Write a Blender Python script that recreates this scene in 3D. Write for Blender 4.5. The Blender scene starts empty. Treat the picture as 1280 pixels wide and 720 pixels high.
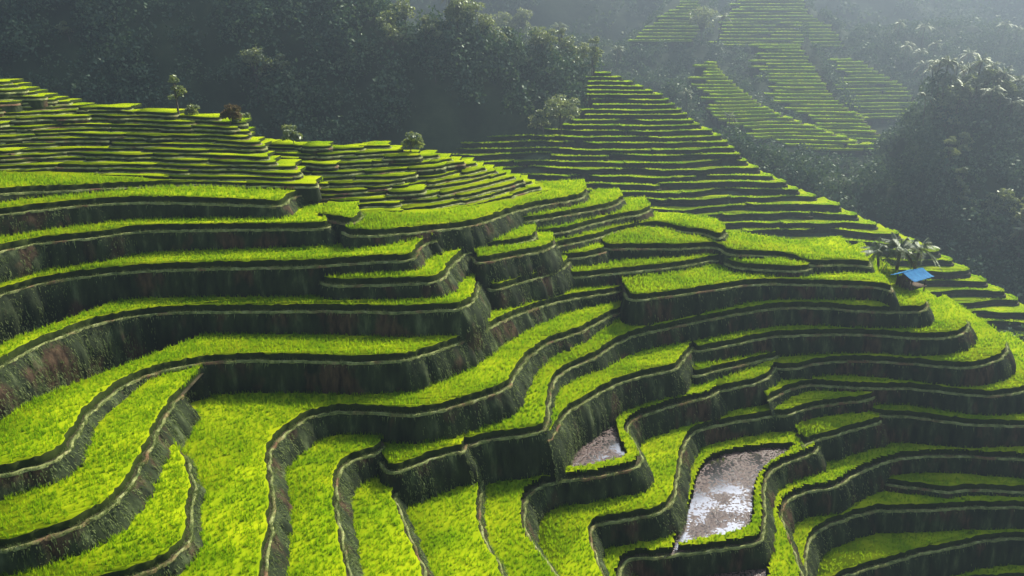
import bpy, math, random
import numpy as np
from mathutils import Vector
from mathutils.geometry import tessellate_polygon

random.seed(7)
RNG = np.random.default_rng(11)
SC = bpy.context.scene
COL = SC.collection
rad = math.radians

# ------------------------------------------------------------------ camera
F = 950.0                       # focal length in photo pixels (1280 wide)
TH = rad(19.0)                  # looking down
CT, ST = math.cos(TH), math.sin(TH)
camd = bpy.data.cameras.new("camera")
camd.sensor_width = 36.0
camd.lens = 36.0 * F / 1280.0
camd.clip_start = 0.5
camd.clip_end = 3000
cam = bpy.data.objects.new("camera", camd)
COL.objects.link(cam)
cam.rotation_euler = (rad(90) - TH, 0, 0)
SC.camera = cam

SUN_EL, SUN_AZ = rad(42.0), rad(39.0)      # azimuth measured from +y towards +x


def ray(u, v):
    a = (np.asarray(u, float) - 640) / F
    b = (360 - np.asarray(v, float)) / F
    return a, CT + b * ST, -ST + b * CT


def on_plane(u, v, a0, b0=0.0, c0=0.0):
    dx, dy, dz = ray(u, v)
    t = (a0 - 40 * c0) / (dz - b0 * dx - c0 * dy)
    return t * dx, t * dy


def tandep(v):
    _, dy, dz = ray(640, v)
    return -dz / dy


# ------------------------------------------------------------------ terraces traced from the hillside
RICE = 0.6
# name, front edge (photo pixels, left to right), measures [(u, v_top, v_foot, lower)], options
T = []


def ter(name, pts, meas, **kw):
    T.append(dict(name=name, px=np.array(pts, float), meas=meas, **kw))


ter('P11', [(560, 1000), (900, 840), (1100, 745), (1200, 728), (1300, 724), (1420, 722)], None, z=-41.8,
    bk=[(1500, 560), (300, 560), (300, 1000)])
ter('P10', [(1020, 760), (1040, 726), (1070, 716), (1100, 707), (1125, 701), (1147, 694), (1165, 690), (1190, 686), (1215, 679), (1235, 675), (1285, 673), (1400, 674)],
    [(1250, 675, 703, 'P11')], bk=[(1450, 600), (900, 600), (900, 760)])
ter('P9', [(1013, 790), (1010, 724), (1008, 700), (1010, 685), (1016, 671), (1030, 660), (1060, 648), (1085, 641), (1102, 638.5), (1150, 639), (1190, 636), (1240, 634), (1285, 635), (1400, 640)],
    [(1150, 639, 667, 'P10')], bk=[(1450, 580), (900, 580), (880, 790)])
ter('P8', [(1102, 598), (1105, 606), (1130, 609), (1150, 611), (1185, 616), (1205, 613), (1240, 613), (1285, 616), (1400, 622)],
    [(1230, 613, 632, 'P9')])
ter('P7', [(1012, 790), (1005, 724), (997, 700), (988, 675), (980, 655), (976, 640), (984, 627), (1000, 618), (1020, 613), (1047, 610), (1057, 603), (1066, 596), (1085, 587), (1110, 576), (1150, 571), (1185, 570), (1230, 572), (1285, 575), (1400, 580)],
    [(1200, 571, 593, 'P8')], bk=[(1450, 520), (800, 540), (640, 800)])
ter('P6', [(770, 800), (776, 724), (778, 706), (788, 698), (835, 696), (890, 689), (940, 682), (953, 676), (957, 660), (957, 632), (956, 608), (962, 593), (973, 584), (990, 577), (1010, 570), (1023, 566), (1024, 558)],
    [(870, 692, 712, 'P7'), (1000, 573, 602, 'P7')], bk=[(1020, 530), (860, 520), (700, 640), (660, 800)],
    pond=[(838, 690), (850, 660), (862, 628), (868, 600), (880, 578), (905, 566), (995, 556), (988, 568), (965, 580), (948, 597), (942, 620), (942, 650), (936, 665), (905, 674), (870, 679)])
ter('J1', [(1001, 552), (1003, 562), (1008, 557), (1020, 551), (1042, 545), (1075, 536), (1097, 530), (1105, 524)],
    [(1050, 543, 571, 'P7')])
ter('I3', [(1084, 512), (1090, 520), (1135, 520.5), (1172, 526), (1210, 531), (1285, 533), (1400, 536)],
    [(1150, 522.5, 545, 'P7')])
ter('P5', [(775, 800), (757, 724), (747, 697), (739, 678), (738, 663), (747, 656), (765, 653), (800, 648), (832, 639), (841, 631), (845, 615), (849, 590), (853, 568), (858, 553), (866, 543), (877, 537), (900, 531), (935, 526), (965, 520), (985, 520), (1005, 511), (1045, 505), (1090, 500.5), (1096, 490)],
    [(800, 648, 677, 'P6'), (930, 527, 560, 'P6')], bk=[(1090, 450), (880, 480), (800, 520), (690, 600), (640, 800)])
ter('I2', [(960, 502), (975, 494), (992, 485), (1020, 481), (1080, 486), (1135, 485), (1185, 491), (1235, 496), (1260, 494), (1285, 488), (1340, 470)],
    [(1150, 487, 511, 'I3')])
ter('I1', [(960, 452), (963, 462), (1000, 461), (1020, 454), (1060, 451), (1120, 453), (1185, 459), (1210, 460), (1230, 457), (1250, 450), (1262, 440), (1258, 428), (1246, 418)],
    [(1100, 452, 474, 'I2')])
ter('H1', [(862, 432), (866, 441), (890, 436), (915, 432), (960, 421), (1010, 419), (1060, 417.5), (1120, 421), (1167, 424), (1195, 421), (1211, 414), (1213, 405), (1204, 398)],
    [(1080, 418, 439, 'I1')])
ter('R0', [(884, 480), (888, 491), (905, 488), (935, 482), (958, 476), (968, 466), (972, 456)],
    [(930, 483, 519, 'P5')])
ter('H2', [(862, 466), (868, 472), (905, 462), (940, 454), (972, 447), (976, 440)],
    [(930, 456, 467, 'R0')])
ter('P4', [(745, 800), (702, 724), (690, 710), (675, 690), (662, 671), (656, 656), (656, 636), (661, 619), (673, 609), (690, 603), (720, 600), (750, 596), (780, 590), (800, 585), (804, 575), (799, 561), (790, 548), (784, 539), (788, 529), (800, 521), (815, 516), (833, 510), (860, 503), (897, 494), (900, 484)],
    [(740, 598, 634, 'P5')], bk=[(890, 450), (760, 460), (640, 520), (540, 590), (540, 800)],
    pond=[(672, 588), (690, 577), (706, 556), (715, 540), (735, 527), (772, 516), (770, 530), (772, 548), (782, 565), (783, 577), (760, 582), (735, 588), (700, 592)])
ter('P3', [(665, 800), (633, 724), (626, 708), (613, 688), (603, 665), (600, 642), (602, 615), (605, 598)], [('d', 1.0, 'P4')],
    bk=[(600, 540), (500, 560), (440, 800)])
ter('P2', [(560, 800), (537, 724), (527, 703), (515, 675), (505, 650), (497, 630), (493, 606), (497, 594)], [('d', 1.5, 'P3')],
    bk=[(470, 550), (400, 600), (360, 800)])
ter('Q', [(472, 566), (473, 581), (485, 591), (502, 590), (525, 580), (550, 571), (572, 565), (580, 568), (584, 556)], [(540, 574, 612, 'P3')])
ter('P1', [(446, 800), (440, 724), (431, 680), (423, 645), (421, 615), (424, 593), (437, 578), (456, 571), (474, 568), (480, 558)], [(455, 571, 603, 'P2')],
    bk=[(460, 500), (330, 520), (260, 800)])
ter('G1', [(686, 552), (695, 543), (702, 526), (712, 514), (733, 502), (770, 481), (785, 475), (820, 467), (846, 463), (855, 450), (868, 434)],
    [(800, 471, 498, 'P4')])
ter('F2', [(560, 547), (566, 560), (585, 557), (610, 551), (640, 547), (665, 543), (682, 539), (686, 526), (687, 508), (689, 492), (693, 478), (703, 467), (720, 458), (748, 447), (765, 433), (790, 421), (815, 415), (847, 408), (890, 399), (960, 386), (1010, 384), (1060, 388), (1110, 390.5), (1150, 390), (1162, 387), (1158, 377), (1148, 366), (1128, 352)],
    [(1080, 389, 407, 'H1'), (830, 412, 433, 'G1'), (640, 547, 588, 'P3')])
ter('F1', [(330, 800), (333, 724), (337, 690), (342, 655), (343, 620), (340, 590), (337, 572), (346, 553), (365, 537), (385, 523), (405, 517), (440, 514.5), (480, 517), (520, 520), (560, 511), (600, 499), (632, 489), (642, 477), (655, 453), (672, 438), (690, 427), (725, 417), (745, 406), (765, 395), (785, 388), (790, 378)],
    [(740, 408, 432, 'F2'), (540, 516, 557, 'Q'), (400, 518, 551, 'P1')], bk=[(770, 360), (600, 410), (420, 440), (120, 470), (60, 800)])
ter('L0', [(120, 735), (170, 722), (205, 707), (228, 690), (241, 678), (240, 655), (241, 635), (246, 612), (240, 590), (232, 570)], [(225, 692, 716, 'F1')], nob=1,
    bk=[(200, 540), (60, 640), (-100, 740)])
ter('L1', [(-120, 710), (0, 689), (50, 676), (100, 658), (135, 640), (150, 625), (165, 605), (180, 580), (190, 560), (197, 542), (207, 520), (222, 501), (230, 494)],
    [(130, 643, 690, 'L0')])
ter('L2', [(-120, 620), (-5, 597), (40, 586), (70, 577), (88, 562), (98, 542), (110, 522), (125, 505), (160, 480), (190, 467), (225, 460), (265, 452), (320, 451), (380, 451.5), (440, 454), (505, 452), (545, 440), (585, 426), (605, 415), (639, 397), (679, 383), (713, 374), (779, 365), (790, 355)],
    [(450, 454, 483, 'F1'), (560, 436, 463, 'F1'), (50, 583, 628, 'L1'), (740, 369, 384, 'F1')])
ter('L3', [(-130, 520), (-5, 463), (25, 446), (40, 436), (75, 422), (105, 410), (137, 401), (180, 394), (225, 390), (320, 390), (400, 389), (460, 390), (505, 391), (545, 388), (575, 388), (589, 381), (599, 368), (597, 350), (602, 338), (612, 331)],
    [(300, 391, 424, 'L2'), (500, 391, 416, 'L2'), (75, 422, 468, 'L2')])
ter('M1', [(604, 352), (612, 366), (650, 354), (693, 343), (712, 331), (716, 322)], [(660, 352, 371, 'L2')])
ter('M0', [(396, 348), (401, 357), (455, 357), (510, 355), (545, 354), (556, 348), (565, 333), (582, 317), (600, 312), (622, 309), (664, 302), (672, 296)], [(480, 357, 371, 'L3'), (630, 308, 320, 'g2')])
ter('g2', [(590, 322), (596, 331), (640, 322), (688, 313), (694, 306)], [(650, 320, 334, 'M1')])
ter('r7', [(780, 366), (785, 377), (835, 371), (890, 363), (930, 357), (960, 355), (1010, 356), (1070, 358), (1104, 360), (1118, 368), (1113, 356), (1098, 342)],
    [(900, 361.5, 383, 'F2'), (785, 373, 372, 'L2')])
ter('r6', [(700, 340), (706, 349), (780, 341), (860, 333), (900, 323), (911, 334), (960, 338), (1008, 340), (1020, 332)], [(850, 334, 357, 'r7'), (750, 344, 362, 'L2')])
ter('g1', [(695, 316), (701, 326), (755, 318), (760, 310)], [(730, 321, 337, 'r6')])
ter('r5', [(748, 303), (752, 312), (807, 311), (850, 312), (899, 308), (906, 319), (960, 320), (985, 322), (1010, 333), (1050, 331), (1080, 332), (1091, 336), (1088, 327), (1070, 318)],
    [(800, 312, 328, 'r6'), (1050, 332, 345, 'r7')])
ter('r4', [(676, 304), (682, 312), (700, 308), (745, 299), (770, 290), (820, 281), (850, 290), (880, 292), (900, 300), (910, 292)], [(800, 284, 300, 'r5'), (720, 304, 315, 'g1')])
ter('r3', [(655, 288), (665, 295), (707, 291), (735, 282), (782, 271), (800, 270), (815, 262)], [(750, 278, 289, 'r4')])
ter('r2', [(640, 272), (647, 280), (702, 271), (750, 262), (768, 258), (780, 250)], [(720, 268, 278, 'r3'), (655, 279, 296, 'M0')])
ter('r1', [(428, 290), (440, 296), (490, 294), (540, 289), (600, 282), (640, 266), (672, 258), (725, 250), (735, 242)], [(670, 258, 269, 'r2'), (480, 294.5, 307, 'L4'), (590, 284, 300, 'M0')])
ter('L4', [(-130, 410), (-5, 371), (25, 362), (50, 355), (95, 347), (160, 340), (225, 337), (320, 335), (390, 334), (455, 328), (520, 326), (522, 317), (528, 308), (538, 302), (545, 304), (550, 296)],
    [(250, 337, 370, 'L3'), (480, 327, 342, 'M0'), (60, 353, 394, 'L3')])
ter('L5', [(-130, 340), (-5, 317), (37, 306), (82, 301), (125, 297), (160, 291), (180, 289), (320, 287), (415, 287), (413, 278), (416, 268), (408, 256)],
    [(250, 288, 318, 'L4'), (60, 303.5, 336, 'L4')])
ter('L6', [(-130, 285), (-5, 269), (75, 260), (125, 256), (150, 254), (200, 253), (320, 257), (355, 259), (362, 249), (380, 243), (396, 241), (400, 234)],
    [(250, 254.5, 272, 'L5'), (60, 261, 288, 'L5')])
ter('L5b', [(395, 274), (418, 277), (434, 281), (446, 279), (456, 270), (450, 262)], [('d', .7, 'L5')])
ter('L7', [(-130, 252), (-5, 242.5), (120, 237), (160, 235), (220, 232.5), (320, 237), (385, 238), (394, 232)], [(200, 233, 243, 'L6')])

BY = {t['name']: t for t in T}
for _n in ('r1', 'r2', 'r3', 'r4', 'g1', 'g2', 'M1', 'L5b', 'J1', 'R0', 'H2'):
    BY[_n]['W'] = 4.2
BY['r5']['W'] = 4.0
BY['r6']['W'] = 6.0



def zfun(t, x, y=40.0):
    return t['a'] + t['b'] * x + t.get('c', 0.0) * (y - 40)


def solve():
    """every visible bank height gives one equation; all levels are solved together"""
    names = [t['name'] for t in T]
    ix = {n: i for i, n in enumerate(names)}
    n = len(T)
    for t in T:                       # first pass, one after the other
        t['c'] = 0.0
        if t['meas'] is None:
            t['a'], t['b'] = t['z'], 0.0
            continue
        m = t['meas'][0]
        lo = BY[m[-1]]
        if m[0] == 'd':
            t['a'], t['b'] = lo['a'] + m[1], 0.0
        else:
            x, y = on_plane(m[0], m[2], lo['a'] + RICE * .8, lo['b'])
            t['a'], t['b'] = float(-(y + .25) * tandep(m[1])), 0.0
    pairs = []
    for u in range(10, 1290, 20):
        L = []
        for t in T:
            p = t['px']
            for a, b in zip(p[:-1], p[1:]):
                if a[0] <= u < b[0] and t['name'] != 'P11':
                    L.append((a[1] + (b[1] - a[1]) * (u - a[0]) / (b[0] - a[0]), t['name']))
        L.sort(reverse=True)
        pairs += [(u, v0, n0, v1, n1) for (v0, n0), (v1, n1) in zip(L[:-1], L[1:]) if v0 - v1 > 5 and n0 != n1]
    active = set()
    for it in range(60):
        A, R = [], []
        for q in pairs:
            u, v0, n0, v1, n1 = q
            lo, up = BY[n0], BY[n1]
            x0, y0 = (float(c) for c in on_plane(u, v0, lo['a'], lo['b'], lo['c']))
            x1, y1 = (float(c) for c in on_plane(u, v1, up['a'], up['b'], up['c']))
            tm = 1.8 if n0 in ('L3', 'L4', 'L5', 'L6') and n1[0] == 'L' else .85
            if y1 < y0 + tm:
                active.add(q)
            if q in active:
                k0, k1 = tandep(v0), tandep(v1)
                W_ = 4.0 if y1 < y0 + tm + .05 else .5
                row = np.zeros(3 * n)
                i, k = ix[n1], ix[n0]
                row[i], row[n + i] = W_, W_ * x1
                row[k], row[n + k] = -W_ * k1 / k0, -W_ * k1 / k0 * x0
                row[2 * n + i], row[2 * n + k] = W_ * (y1 - 40), -W_ * k1 / k0 * (y0 - 40)
                A.append(row); R.append(-W_ * (tm + .1) * k1)
        for t in T:
            i = ix[t['name']]
            row = np.zeros(3 * n); row[n + i] = BPEN; A.append(row); R.append(0)
            row = np.zeros(3 * n); row[2 * n + i] = CPEN; A.append(row); R.append(0)
            if t['meas'] is None:
                row = np.zeros(3 * n); row[i] = 100; A.append(row); R.append(100 * t['z'])
                continue
            for m in t['meas']:
                lo = BY[m[-1]]; k = ix[m[-1]]
                if m[0] == 'd':
                    p = t['px'][len(t['px']) // 2]
                    x, y = on_plane(p[0], p[1], t['a'], t['b'], t['c']); h = m[1]
                else:
                    x, y = on_plane(m[0], m[2], lo['a'] + RICE * .8, lo['b'], lo['c'])
                    h = float(-(y + .25) * tandep(m[1])) - zfun(lo, float(x), float(y))
                x = float(x)
                row = np.zeros(3 * n)
                wgt = 1 / max(h, .5)
                row[i], row[n + i], row[k], row[n + k] = wgt, wgt * x, -wgt, -wgt * x
                row[2 * n + i], row[2 * n + k] = wgt * (float(y) - 40), -wgt * (float(y) - 40)
                A.append(row); R.append(wgt * h)
        sol = np.linalg.lstsq(np.array(A), np.array(R), rcond=None)[0]
        for t in T:
            i = ix[t['name']]
            t['a'] = .5 * t['a'] + .5 * float(sol[i]); t['b'] = .5 * t['b'] + .5 * float(sol[n + i])
            t['c'] = .5 * t['c'] + .5 * float(sol[2 * n + i])


BPEN, CPEN = 8.0, 6.0
solve()

# ------------------------------------------------------------------ node helpers
def mat(name):
    m = bpy.data.materials.new(name)
    m.use_nodes = True
    nt = m.node_tree
    for n in list(nt.nodes):
        nt.nodes.remove(n)
    out = nt.nodes.new('ShaderNodeOutputMaterial')
    return m, nt, out


def N(nt, kind, **kw):
    n = nt.nodes.new(kind)
    for k, v in kw.items():
        if k.startswith('_'):
            setattr(n, k[1:], v)
        else:
            n.inputs[k.replace('__', ' ')].default_value = v
    return n


def ramp(nt, src, stops):
    r = nt.nodes.new('ShaderNodeValToRGB')
    e = r.color_ramp.elements
    while len(e) < len(stops):
        e.new(0.5)
    for el, (p, c) in zip(e, stops):
        el.position = p
        el.color = (*c, 1)
    nt.links.new(src, r.inputs[0])
    return r.outputs[0]


def noise(nt, scale, detail=4, stretch=(1, 1, 1), rough=.55):
    g = nt.nodes.new('ShaderNodeNewGeometry')
    mp = nt.nodes.new('ShaderNodeMapping')
    mp.inputs['Scale'].default_value = stretch
    nt.links.new(g.outputs['Position'], mp.inputs[0])
    n = N(nt, 'ShaderNodeTexNoise', Scale=scale, Detail=detail, Roughness=rough)
    nt.links.new(mp.outputs[0], n.inputs['Vector'])
    return n.outputs['Fac']


def mixc(nt, fac, a, b):
    m = nt.nodes.new('ShaderNodeMix')
    m.data_type = 'RGBA'
    nt.links.new(fac, m.inputs[0])
    for s, i in ((a, 6), (b, 7)):
        if isinstance(s, tuple):
            m.inputs[i].default_value = (*s, 1)
        else:
            nt.links.new(s, m.inputs[i])
    return m.outputs[2]


def leafy(name, cols, tcols, scale=1.0, tw=.5, island=False, gloss=.0):
    """diffuse + light coming through: grass, rice and leaves"""
    m, nt, out = mat(name)
    f = noise(nt, scale, 3)
    if island:
        g = nt.nodes.new('ShaderNodeNewGeometry')
        mm = N(nt, 'ShaderNodeMath', _operation='MULTIPLY_ADD')
        nt.links.new(g.outputs['Random Per Island'], mm.inputs[0])
        mm.inputs[1].default_value = .36
        ad = N(nt, 'ShaderNodeMath', _operation='SUBTRACT')
        nt.links.new(f, ad.inputs[0]); ad.inputs[1].default_value = .18
        nt.links.new(ad.outputs[0], mm.inputs[2])
        f = mm.outputs[0]
    c = ramp(nt, f, cols)
    c2 = ramp(nt, f, tcols)
    d = N(nt, 'ShaderNodeBsdfDiffuse')
    t = N(nt, 'ShaderNodeBsdfTranslucent')
    nt.links.new(c, d.inputs[0]); nt.links.new(c2, t.inputs[0])
    mx = N(nt, 'ShaderNodeMixShader', Fac=tw)
    nt.links.new(d.outputs[0], mx.inputs[1]); nt.links.new(t.outputs[0], mx.inputs[2])
    last = mx.outputs[0]
    if gloss:
        gl = N(nt, 'ShaderNodeBsdfGlossy', Roughness=.45)
        gl.inputs['Color'].default_value = (.9, .95, .8, 1)
        m2 = N(nt, 'ShaderNodeMixShader', Fac=gloss)
        nt.links.new(last, m2.inputs[1]); nt.links.new(gl.outputs[0], m2.inputs[2])
        last = m2.outputs[0]
    nt.links.new(last, out.inputs[0])
    return m


M = {}
M['blade'] = leafy('rice_blade', [(.3, (.10, .19, .004)), (.7, (.24, .33, .008))], [(.3, (.30, .54, .003)), (.7, (.60, .78, .006))], .35, .62, True, .015)
M['block'] = leafy('rice_mass', [(.32, (.20, .31, .004)), (.7, (.46, .52, .008))], [(.3, (.2, .4, .01)), (.7, (.4, .55, .01))], .35, .15)
M['shaded_stem'] = leafy('rice_stem_shaded', [(.3, (.030, .045, .012)), (.7, (.060, .080, .020))], [(.3, (.04, .07, .01)), (.7, (.07, .10, .01))], .8, .2)  # crop sides: darker stem bases, with the shade of the front in the colour


def rough_mat(name, scale, cols, stretch=(1, 1, 1), bump=.4, bscale=8, second=None):
    m, nt, out = mat(name)
    f = noise(nt, scale, 6, stretch, .62)
    c = ramp(nt, f, cols)
    if second:
        f2 = noise(nt, second[0], 5, second[1])
        mk = ramp(nt, f2, [(second[2], (0, 0, 0)), (second[3], (1, 1, 1))])
        f3 = noise(nt, scale * 2.3, 5, stretch)
        c = mixc(nt, mk, c, ramp(nt, f3, second[4]))
    p = N(nt, 'ShaderNodeBsdfPrincipled', Roughness=.9)
    p.inputs['Specular IOR Level'].default_value = .15
    nt.links.new(c, p.inputs['Base Color'])
    b = N(nt, 'ShaderNodeBump', Strength=bump, Distance=.12)
    nt.links.new(noise(nt, bscale, 6, stretch, .7), b.inputs['Height'])
    nt.links.new(b.outputs[0], p.inputs['Normal'])
    nt.links.new(p.outputs[0], out.inputs[0])
    return m


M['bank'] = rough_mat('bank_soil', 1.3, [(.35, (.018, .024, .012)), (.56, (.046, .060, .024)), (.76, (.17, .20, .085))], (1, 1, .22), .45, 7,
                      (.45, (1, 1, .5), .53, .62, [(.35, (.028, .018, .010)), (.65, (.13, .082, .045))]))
M['bund'] = rough_mat('bund_grass', 2.2, [(.3, (.07, .10, .03)), (.55, (.34, .36, .12)), (.75, (.55, .54, .26))], (1, 1, 1), .25, 14,
                      (.5, (1, 1, 1), .54, .64, [(.3, (.17, .09, .045)), (.7, (.33, .19, .10))]))
M['soil'] = rough_mat('paddy_soil', 1.5, [(.35, (.045, .04, .02)), (.65, (.12, .10, .05))], (1, 1, 1), .6, 9)
M['tuft'] = leafy('bank_grass', [(.3, (.08, .11, .035)), (.7, (.26, .31, .12))], [(.3, (.14, .20, .04)), (.7, (.34, .40, .13))], .9, .45, True)
M['leaf'] = leafy('tree_leaf', [(.3, (.05, .08, .025)), (.7, (.16, .19, .06))], [(.3, (.20, .26, .05)), (.7, (.48, .52, .14))], .5, .5, True, .12)
M['darkleaf'] = leafy('forest_leaf', [(.25, (.030, .085, .050)), (.5, (.08, .15, .075)), (.75, (.18, .25, .12))], [(.3, (.03, .08, .02)), (.7, (.14, .20, .05))], .28, .3, True, .04)
M['palm'] = leafy('palm_leaf', [(.3, (.08, .11, .04)), (.7, (.18, .20, .09))], [(.3, (.20, .26, .06)), (.7, (.42, .46, .16))], .8, .4, True, .10)
M['dry'] = leafy('dry_leaf', [(.3, (.12, .095, .045)), (.7, (.24, .17, .09))], [(.3, (.16, .12, .05)), (.7, (.26, .2, .1))], .8, .4, True)
M['bark'] = rough_mat('bark', 3, [(.35, (.07, .055, .04)), (.65, (.2, .17, .13))], (1, 1, .2), .5, 10)
M['wood'] = rough_mat('weathered_wood', 6, [(.35, (.09, .065, .045)), (.65, (.2, .15, .1))], (1, 1, .2), .3, 20)
M['hill'] = rough_mat('hill_undergrowth', .16, [(.35, (.022, .038, .016)), (.55, (.045, .070, .028)), (.72, (.085, .110, .045))], (1, 1, 1), 1.0, .9)
M['farrice'] = M['block']


def roof_mat():
    m, nt, out = mat('blue_tarpaulin')
    c = ramp(nt, noise(nt, 2.5, 4), [(.3, (.010, .15, .36)), (.7, (.03, .24, .46))])
    p = N(nt, 'ShaderNodeBsdfPrincipled', Roughness=.75)
    p.inputs['Specular IOR Level'].default_value = .15
    nt.links.new(c, p.inputs['Base Color'])
    nt.links.new(p.outputs[0], out.inputs[0])
    return m


M['roof'] = roof_mat()


def water_mat():
    m, nt, out = mat('muddy_water')
    big = noise(nt, .55, 3)
    n1 = noise(nt, 5.5, 5, (1, 1, 1), .6)
    ad = N(nt, 'ShaderNodeMath', _operation='MULTIPLY_ADD')
    nt.links.new(n1, ad.inputs[0]); ad.inputs[1].default_value = .9
    nt.links.new(big, ad.inputs[2])
    mask = ramp(nt, ad.outputs[0], [(.88, (0, 0, 0)), (.93, (1, 1, 1))])       # 1: clods of mud, 0: open water
    p = N(nt, 'ShaderNodeBsdfPrincipled')
    p.inputs['Base Color'].default_value = (.10, .05, .032, 1)
    p.inputs['Specular IOR Level'].default_value = .6
    clod = ramp(nt, n1, [(.44, (.06, .06, .06)), (.56, (.5, .5, .5))])
    nt.links.new(ramp(nt, n1, [(.42, (.06, .034, .025)), (.58, (.13, .07, .05))]), p.inputs['Base Color'])
    nt.links.new(clod, p.inputs['Roughness'])
    b = N(nt, 'ShaderNodeBump', Strength=.9, Distance=.10)
    nt.links.new(n1, b.inputs['Height'])
    nt.links.new(b.outputs[0], p.inputs['Normal'])
    q = N(nt, 'ShaderNodeBsdfGlossy', Roughness=.15)
    q.inputs['Color'].default_value = (.42, .38, .38, 1)
    b2 = N(nt, 'ShaderNodeBump', Strength=.12, Distance=.05)
    nt.links.new(noise(nt, 2.0, 3), b2.inputs['Height'])
    nt.links.new(b2.outputs[0], q.inputs['Normal'])
    mx = N(nt, 'ShaderNodeMixShader')
    nt.links.new(mask, mx.inputs[0])
    nt.links.new(q.outputs[0], mx.inputs[1]); nt.links.new(p.outputs[0], mx.inputs[2])
    nt.links.new(mx.outputs[0], out.inputs[0])
    return m


M['water'] = water_mat()


# ------------------------------------------------------------------ mesh helpers
def mesh_np(name, verts, faces_list, material, smooth=False):
    """faces_list: list of int arrays (n,3) or (n,4)"""
    me = bpy.data.meshes.new(name)
    verts = np.asarray(verts, np.float32)
    me.vertices.add(len(verts))
    me.vertices.foreach_set('co', verts.ravel())
    fl = [np.asarray(f, np.int32) for f in faces_list if len(f)]
    loops = np.concatenate([f.ravel() for f in fl])
    tot = np.concatenate([np.full(len(f), f.shape[1], np.int32) for f in fl])
    start = np.concatenate([[0], np.cumsum(tot)[:-1]]).astype(np.int32)
    me.loops.add(len(loops))
    me.loops.foreach_set('vertex_index', loops)
    me.polygons.add(len(tot))
    me.polygons.foreach_set('loop_start', start)
    me.polygons.foreach_set('loop_total', tot)
    if smooth:
        me.polygons.foreach_set('use_smooth', np.ones(len(tot), bool))
    me.update(calc_edges=True)
    me.validate()
    if isinstance(material, (list, tuple)):
        for m in material:
            me.materials.append(m)
    else:
        me.materials.append(material)
    return me


def add_obj(name, me, parent=None, loc=None):
    o = bpy.data.objects.new(name, me)
    COL.objects.link(o)
    if parent is not None:
        o.parent = parent
    if loc is not None:
        o.location = loc
    return o


def empty(name, label, cat, group=None, loc=(0, 0, 0)):
    o = bpy.data.objects.new(name, None)
    o.empty_display_size = .2
    COL.objects.link(o)
    o.location = loc
    o['label'] = label
    o['category'] = cat
    if group:
        o['group'] = group
    return o


class Acc:
    def __init__(s):
        s.v, s.f3, s.f4, s.n = [], [], [], 0

    def add(s, v, f3=None, f4=None):
        v = np.asarray(v, float).reshape(-1, 3)
        if f3 is not None and len(f3):
            s.f3.append(np.asarray(f3, int).reshape(-1, 3) + s.n)
        if f4 is not None and len(f4):
            s.f4.append(np.asarray(f4, int).reshape(-1, 4) + s.n)
        s.v.append(v)
        s.n += len(v)

    def mesh(s, name, material, smooth=False):
        fl = []
        if s.f3:
            fl.append(np.concatenate(s.f3))
        if s.f4:
            fl.append(np.concatenate(s.f4))
        return mesh_np(name, np.concatenate(s.v), fl, material, smooth)


def resample(P, ds):
    P = np.asarray(P, float)
    seg = np.hypot(*np.diff(P, axis=0).T)
    keep = np.concatenate([[True], seg > 1e-6])
    P = P[keep]
    seg = np.hypot(*np.diff(P, axis=0).T)
    L = np.concatenate([[0], np.cumsum(seg)])
    n = max(2, int(L[-1] / ds) + 1)
    q = np.linspace(0, L[-1], n)
    return np.stack([np.interp(q, L, P[:, 0]), np.interp(q, L, P[:, 1])], 1)


def chaikin(P, it=2):
    P = np.asarray(P, float)
    for _ in range(it):
        a = P[:-1] * .75 + P[1:] * .25
        b = P[:-1] * .25 + P[1:] * .75
        m = np.empty((2 * len(a), 2)); m[0::2] = a; m[1::2] = b
        P = np.vstack([P[:1], m, P[-1:]])
    return P


def normals(P):
    t = np.gradient(P, axis=0)
    k = np.array([1, 2, 1.]) / 4
    for i in (0, 1):
        t[1:-1, i] = np.convolve(t[:, i], k, 'valid')
    t /= np.hypot(t[:, 0], t[:, 1])[:, None] + 1e-9
    return np.stack([t[:, 1], -t[:, 0]], 1)      # outward = right-hand side


def dist_poly(Q, P):
    """distance from each point Q to polyline P"""
    out = np.full(len(Q), 1e9)
    A, B = P[:-1], P[1:]
    for i in range(len(A)):
        d = B[i] - A[i]
        L2 = d @ d + 1e-12
        t = np.clip(((Q - A[i]) @ d) / L2, 0, 1)
        e = Q - (A[i] + t[:, None] * d)
        out = np.minimum(out, np.hypot(e[:, 0], e[:, 1]))
    return out


def offset_in(P, w):
    Q = P - normals(P) * w
    ok = dist_poly(Q, P) > w * .93
    ok[0] = ok[-1] = True
    return Q[ok]


def inside(Q, poly):
    x, y = Q[:, 0], Q[:, 1]
    c = np.zeros(len(Q), bool)
    n = len(poly)
    for i in range(n):
        x1, y1 = poly[i]; x2, y2 = poly[(i + 1) % n]
        if y1 == y2:
            continue
        m = ((y1 > y) != (y2 > y)) & (x < (x2 - x1) * (y - y1) / (y2 - y1) + x1)
        c ^= m
    return c


def h2(x, y):
    """cheap smooth pseudo noise -1..1"""
    return (np.sin(x * 1.31 + 2.1 * np.sin(y * .73)) + np.sin(y * 1.77 + 1.7 * np.sin(x * .91 + 1)) + np.sin((x + y) * 2.9)) / 3


def project(P3):
    x, y, z = P3[:, 0], P3[:, 1], P3[:, 2]
    fw = y * CT - z * ST
    up = y * ST + z * CT
    return 640 + F * x / fw, 360 - F * up / fw


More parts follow.
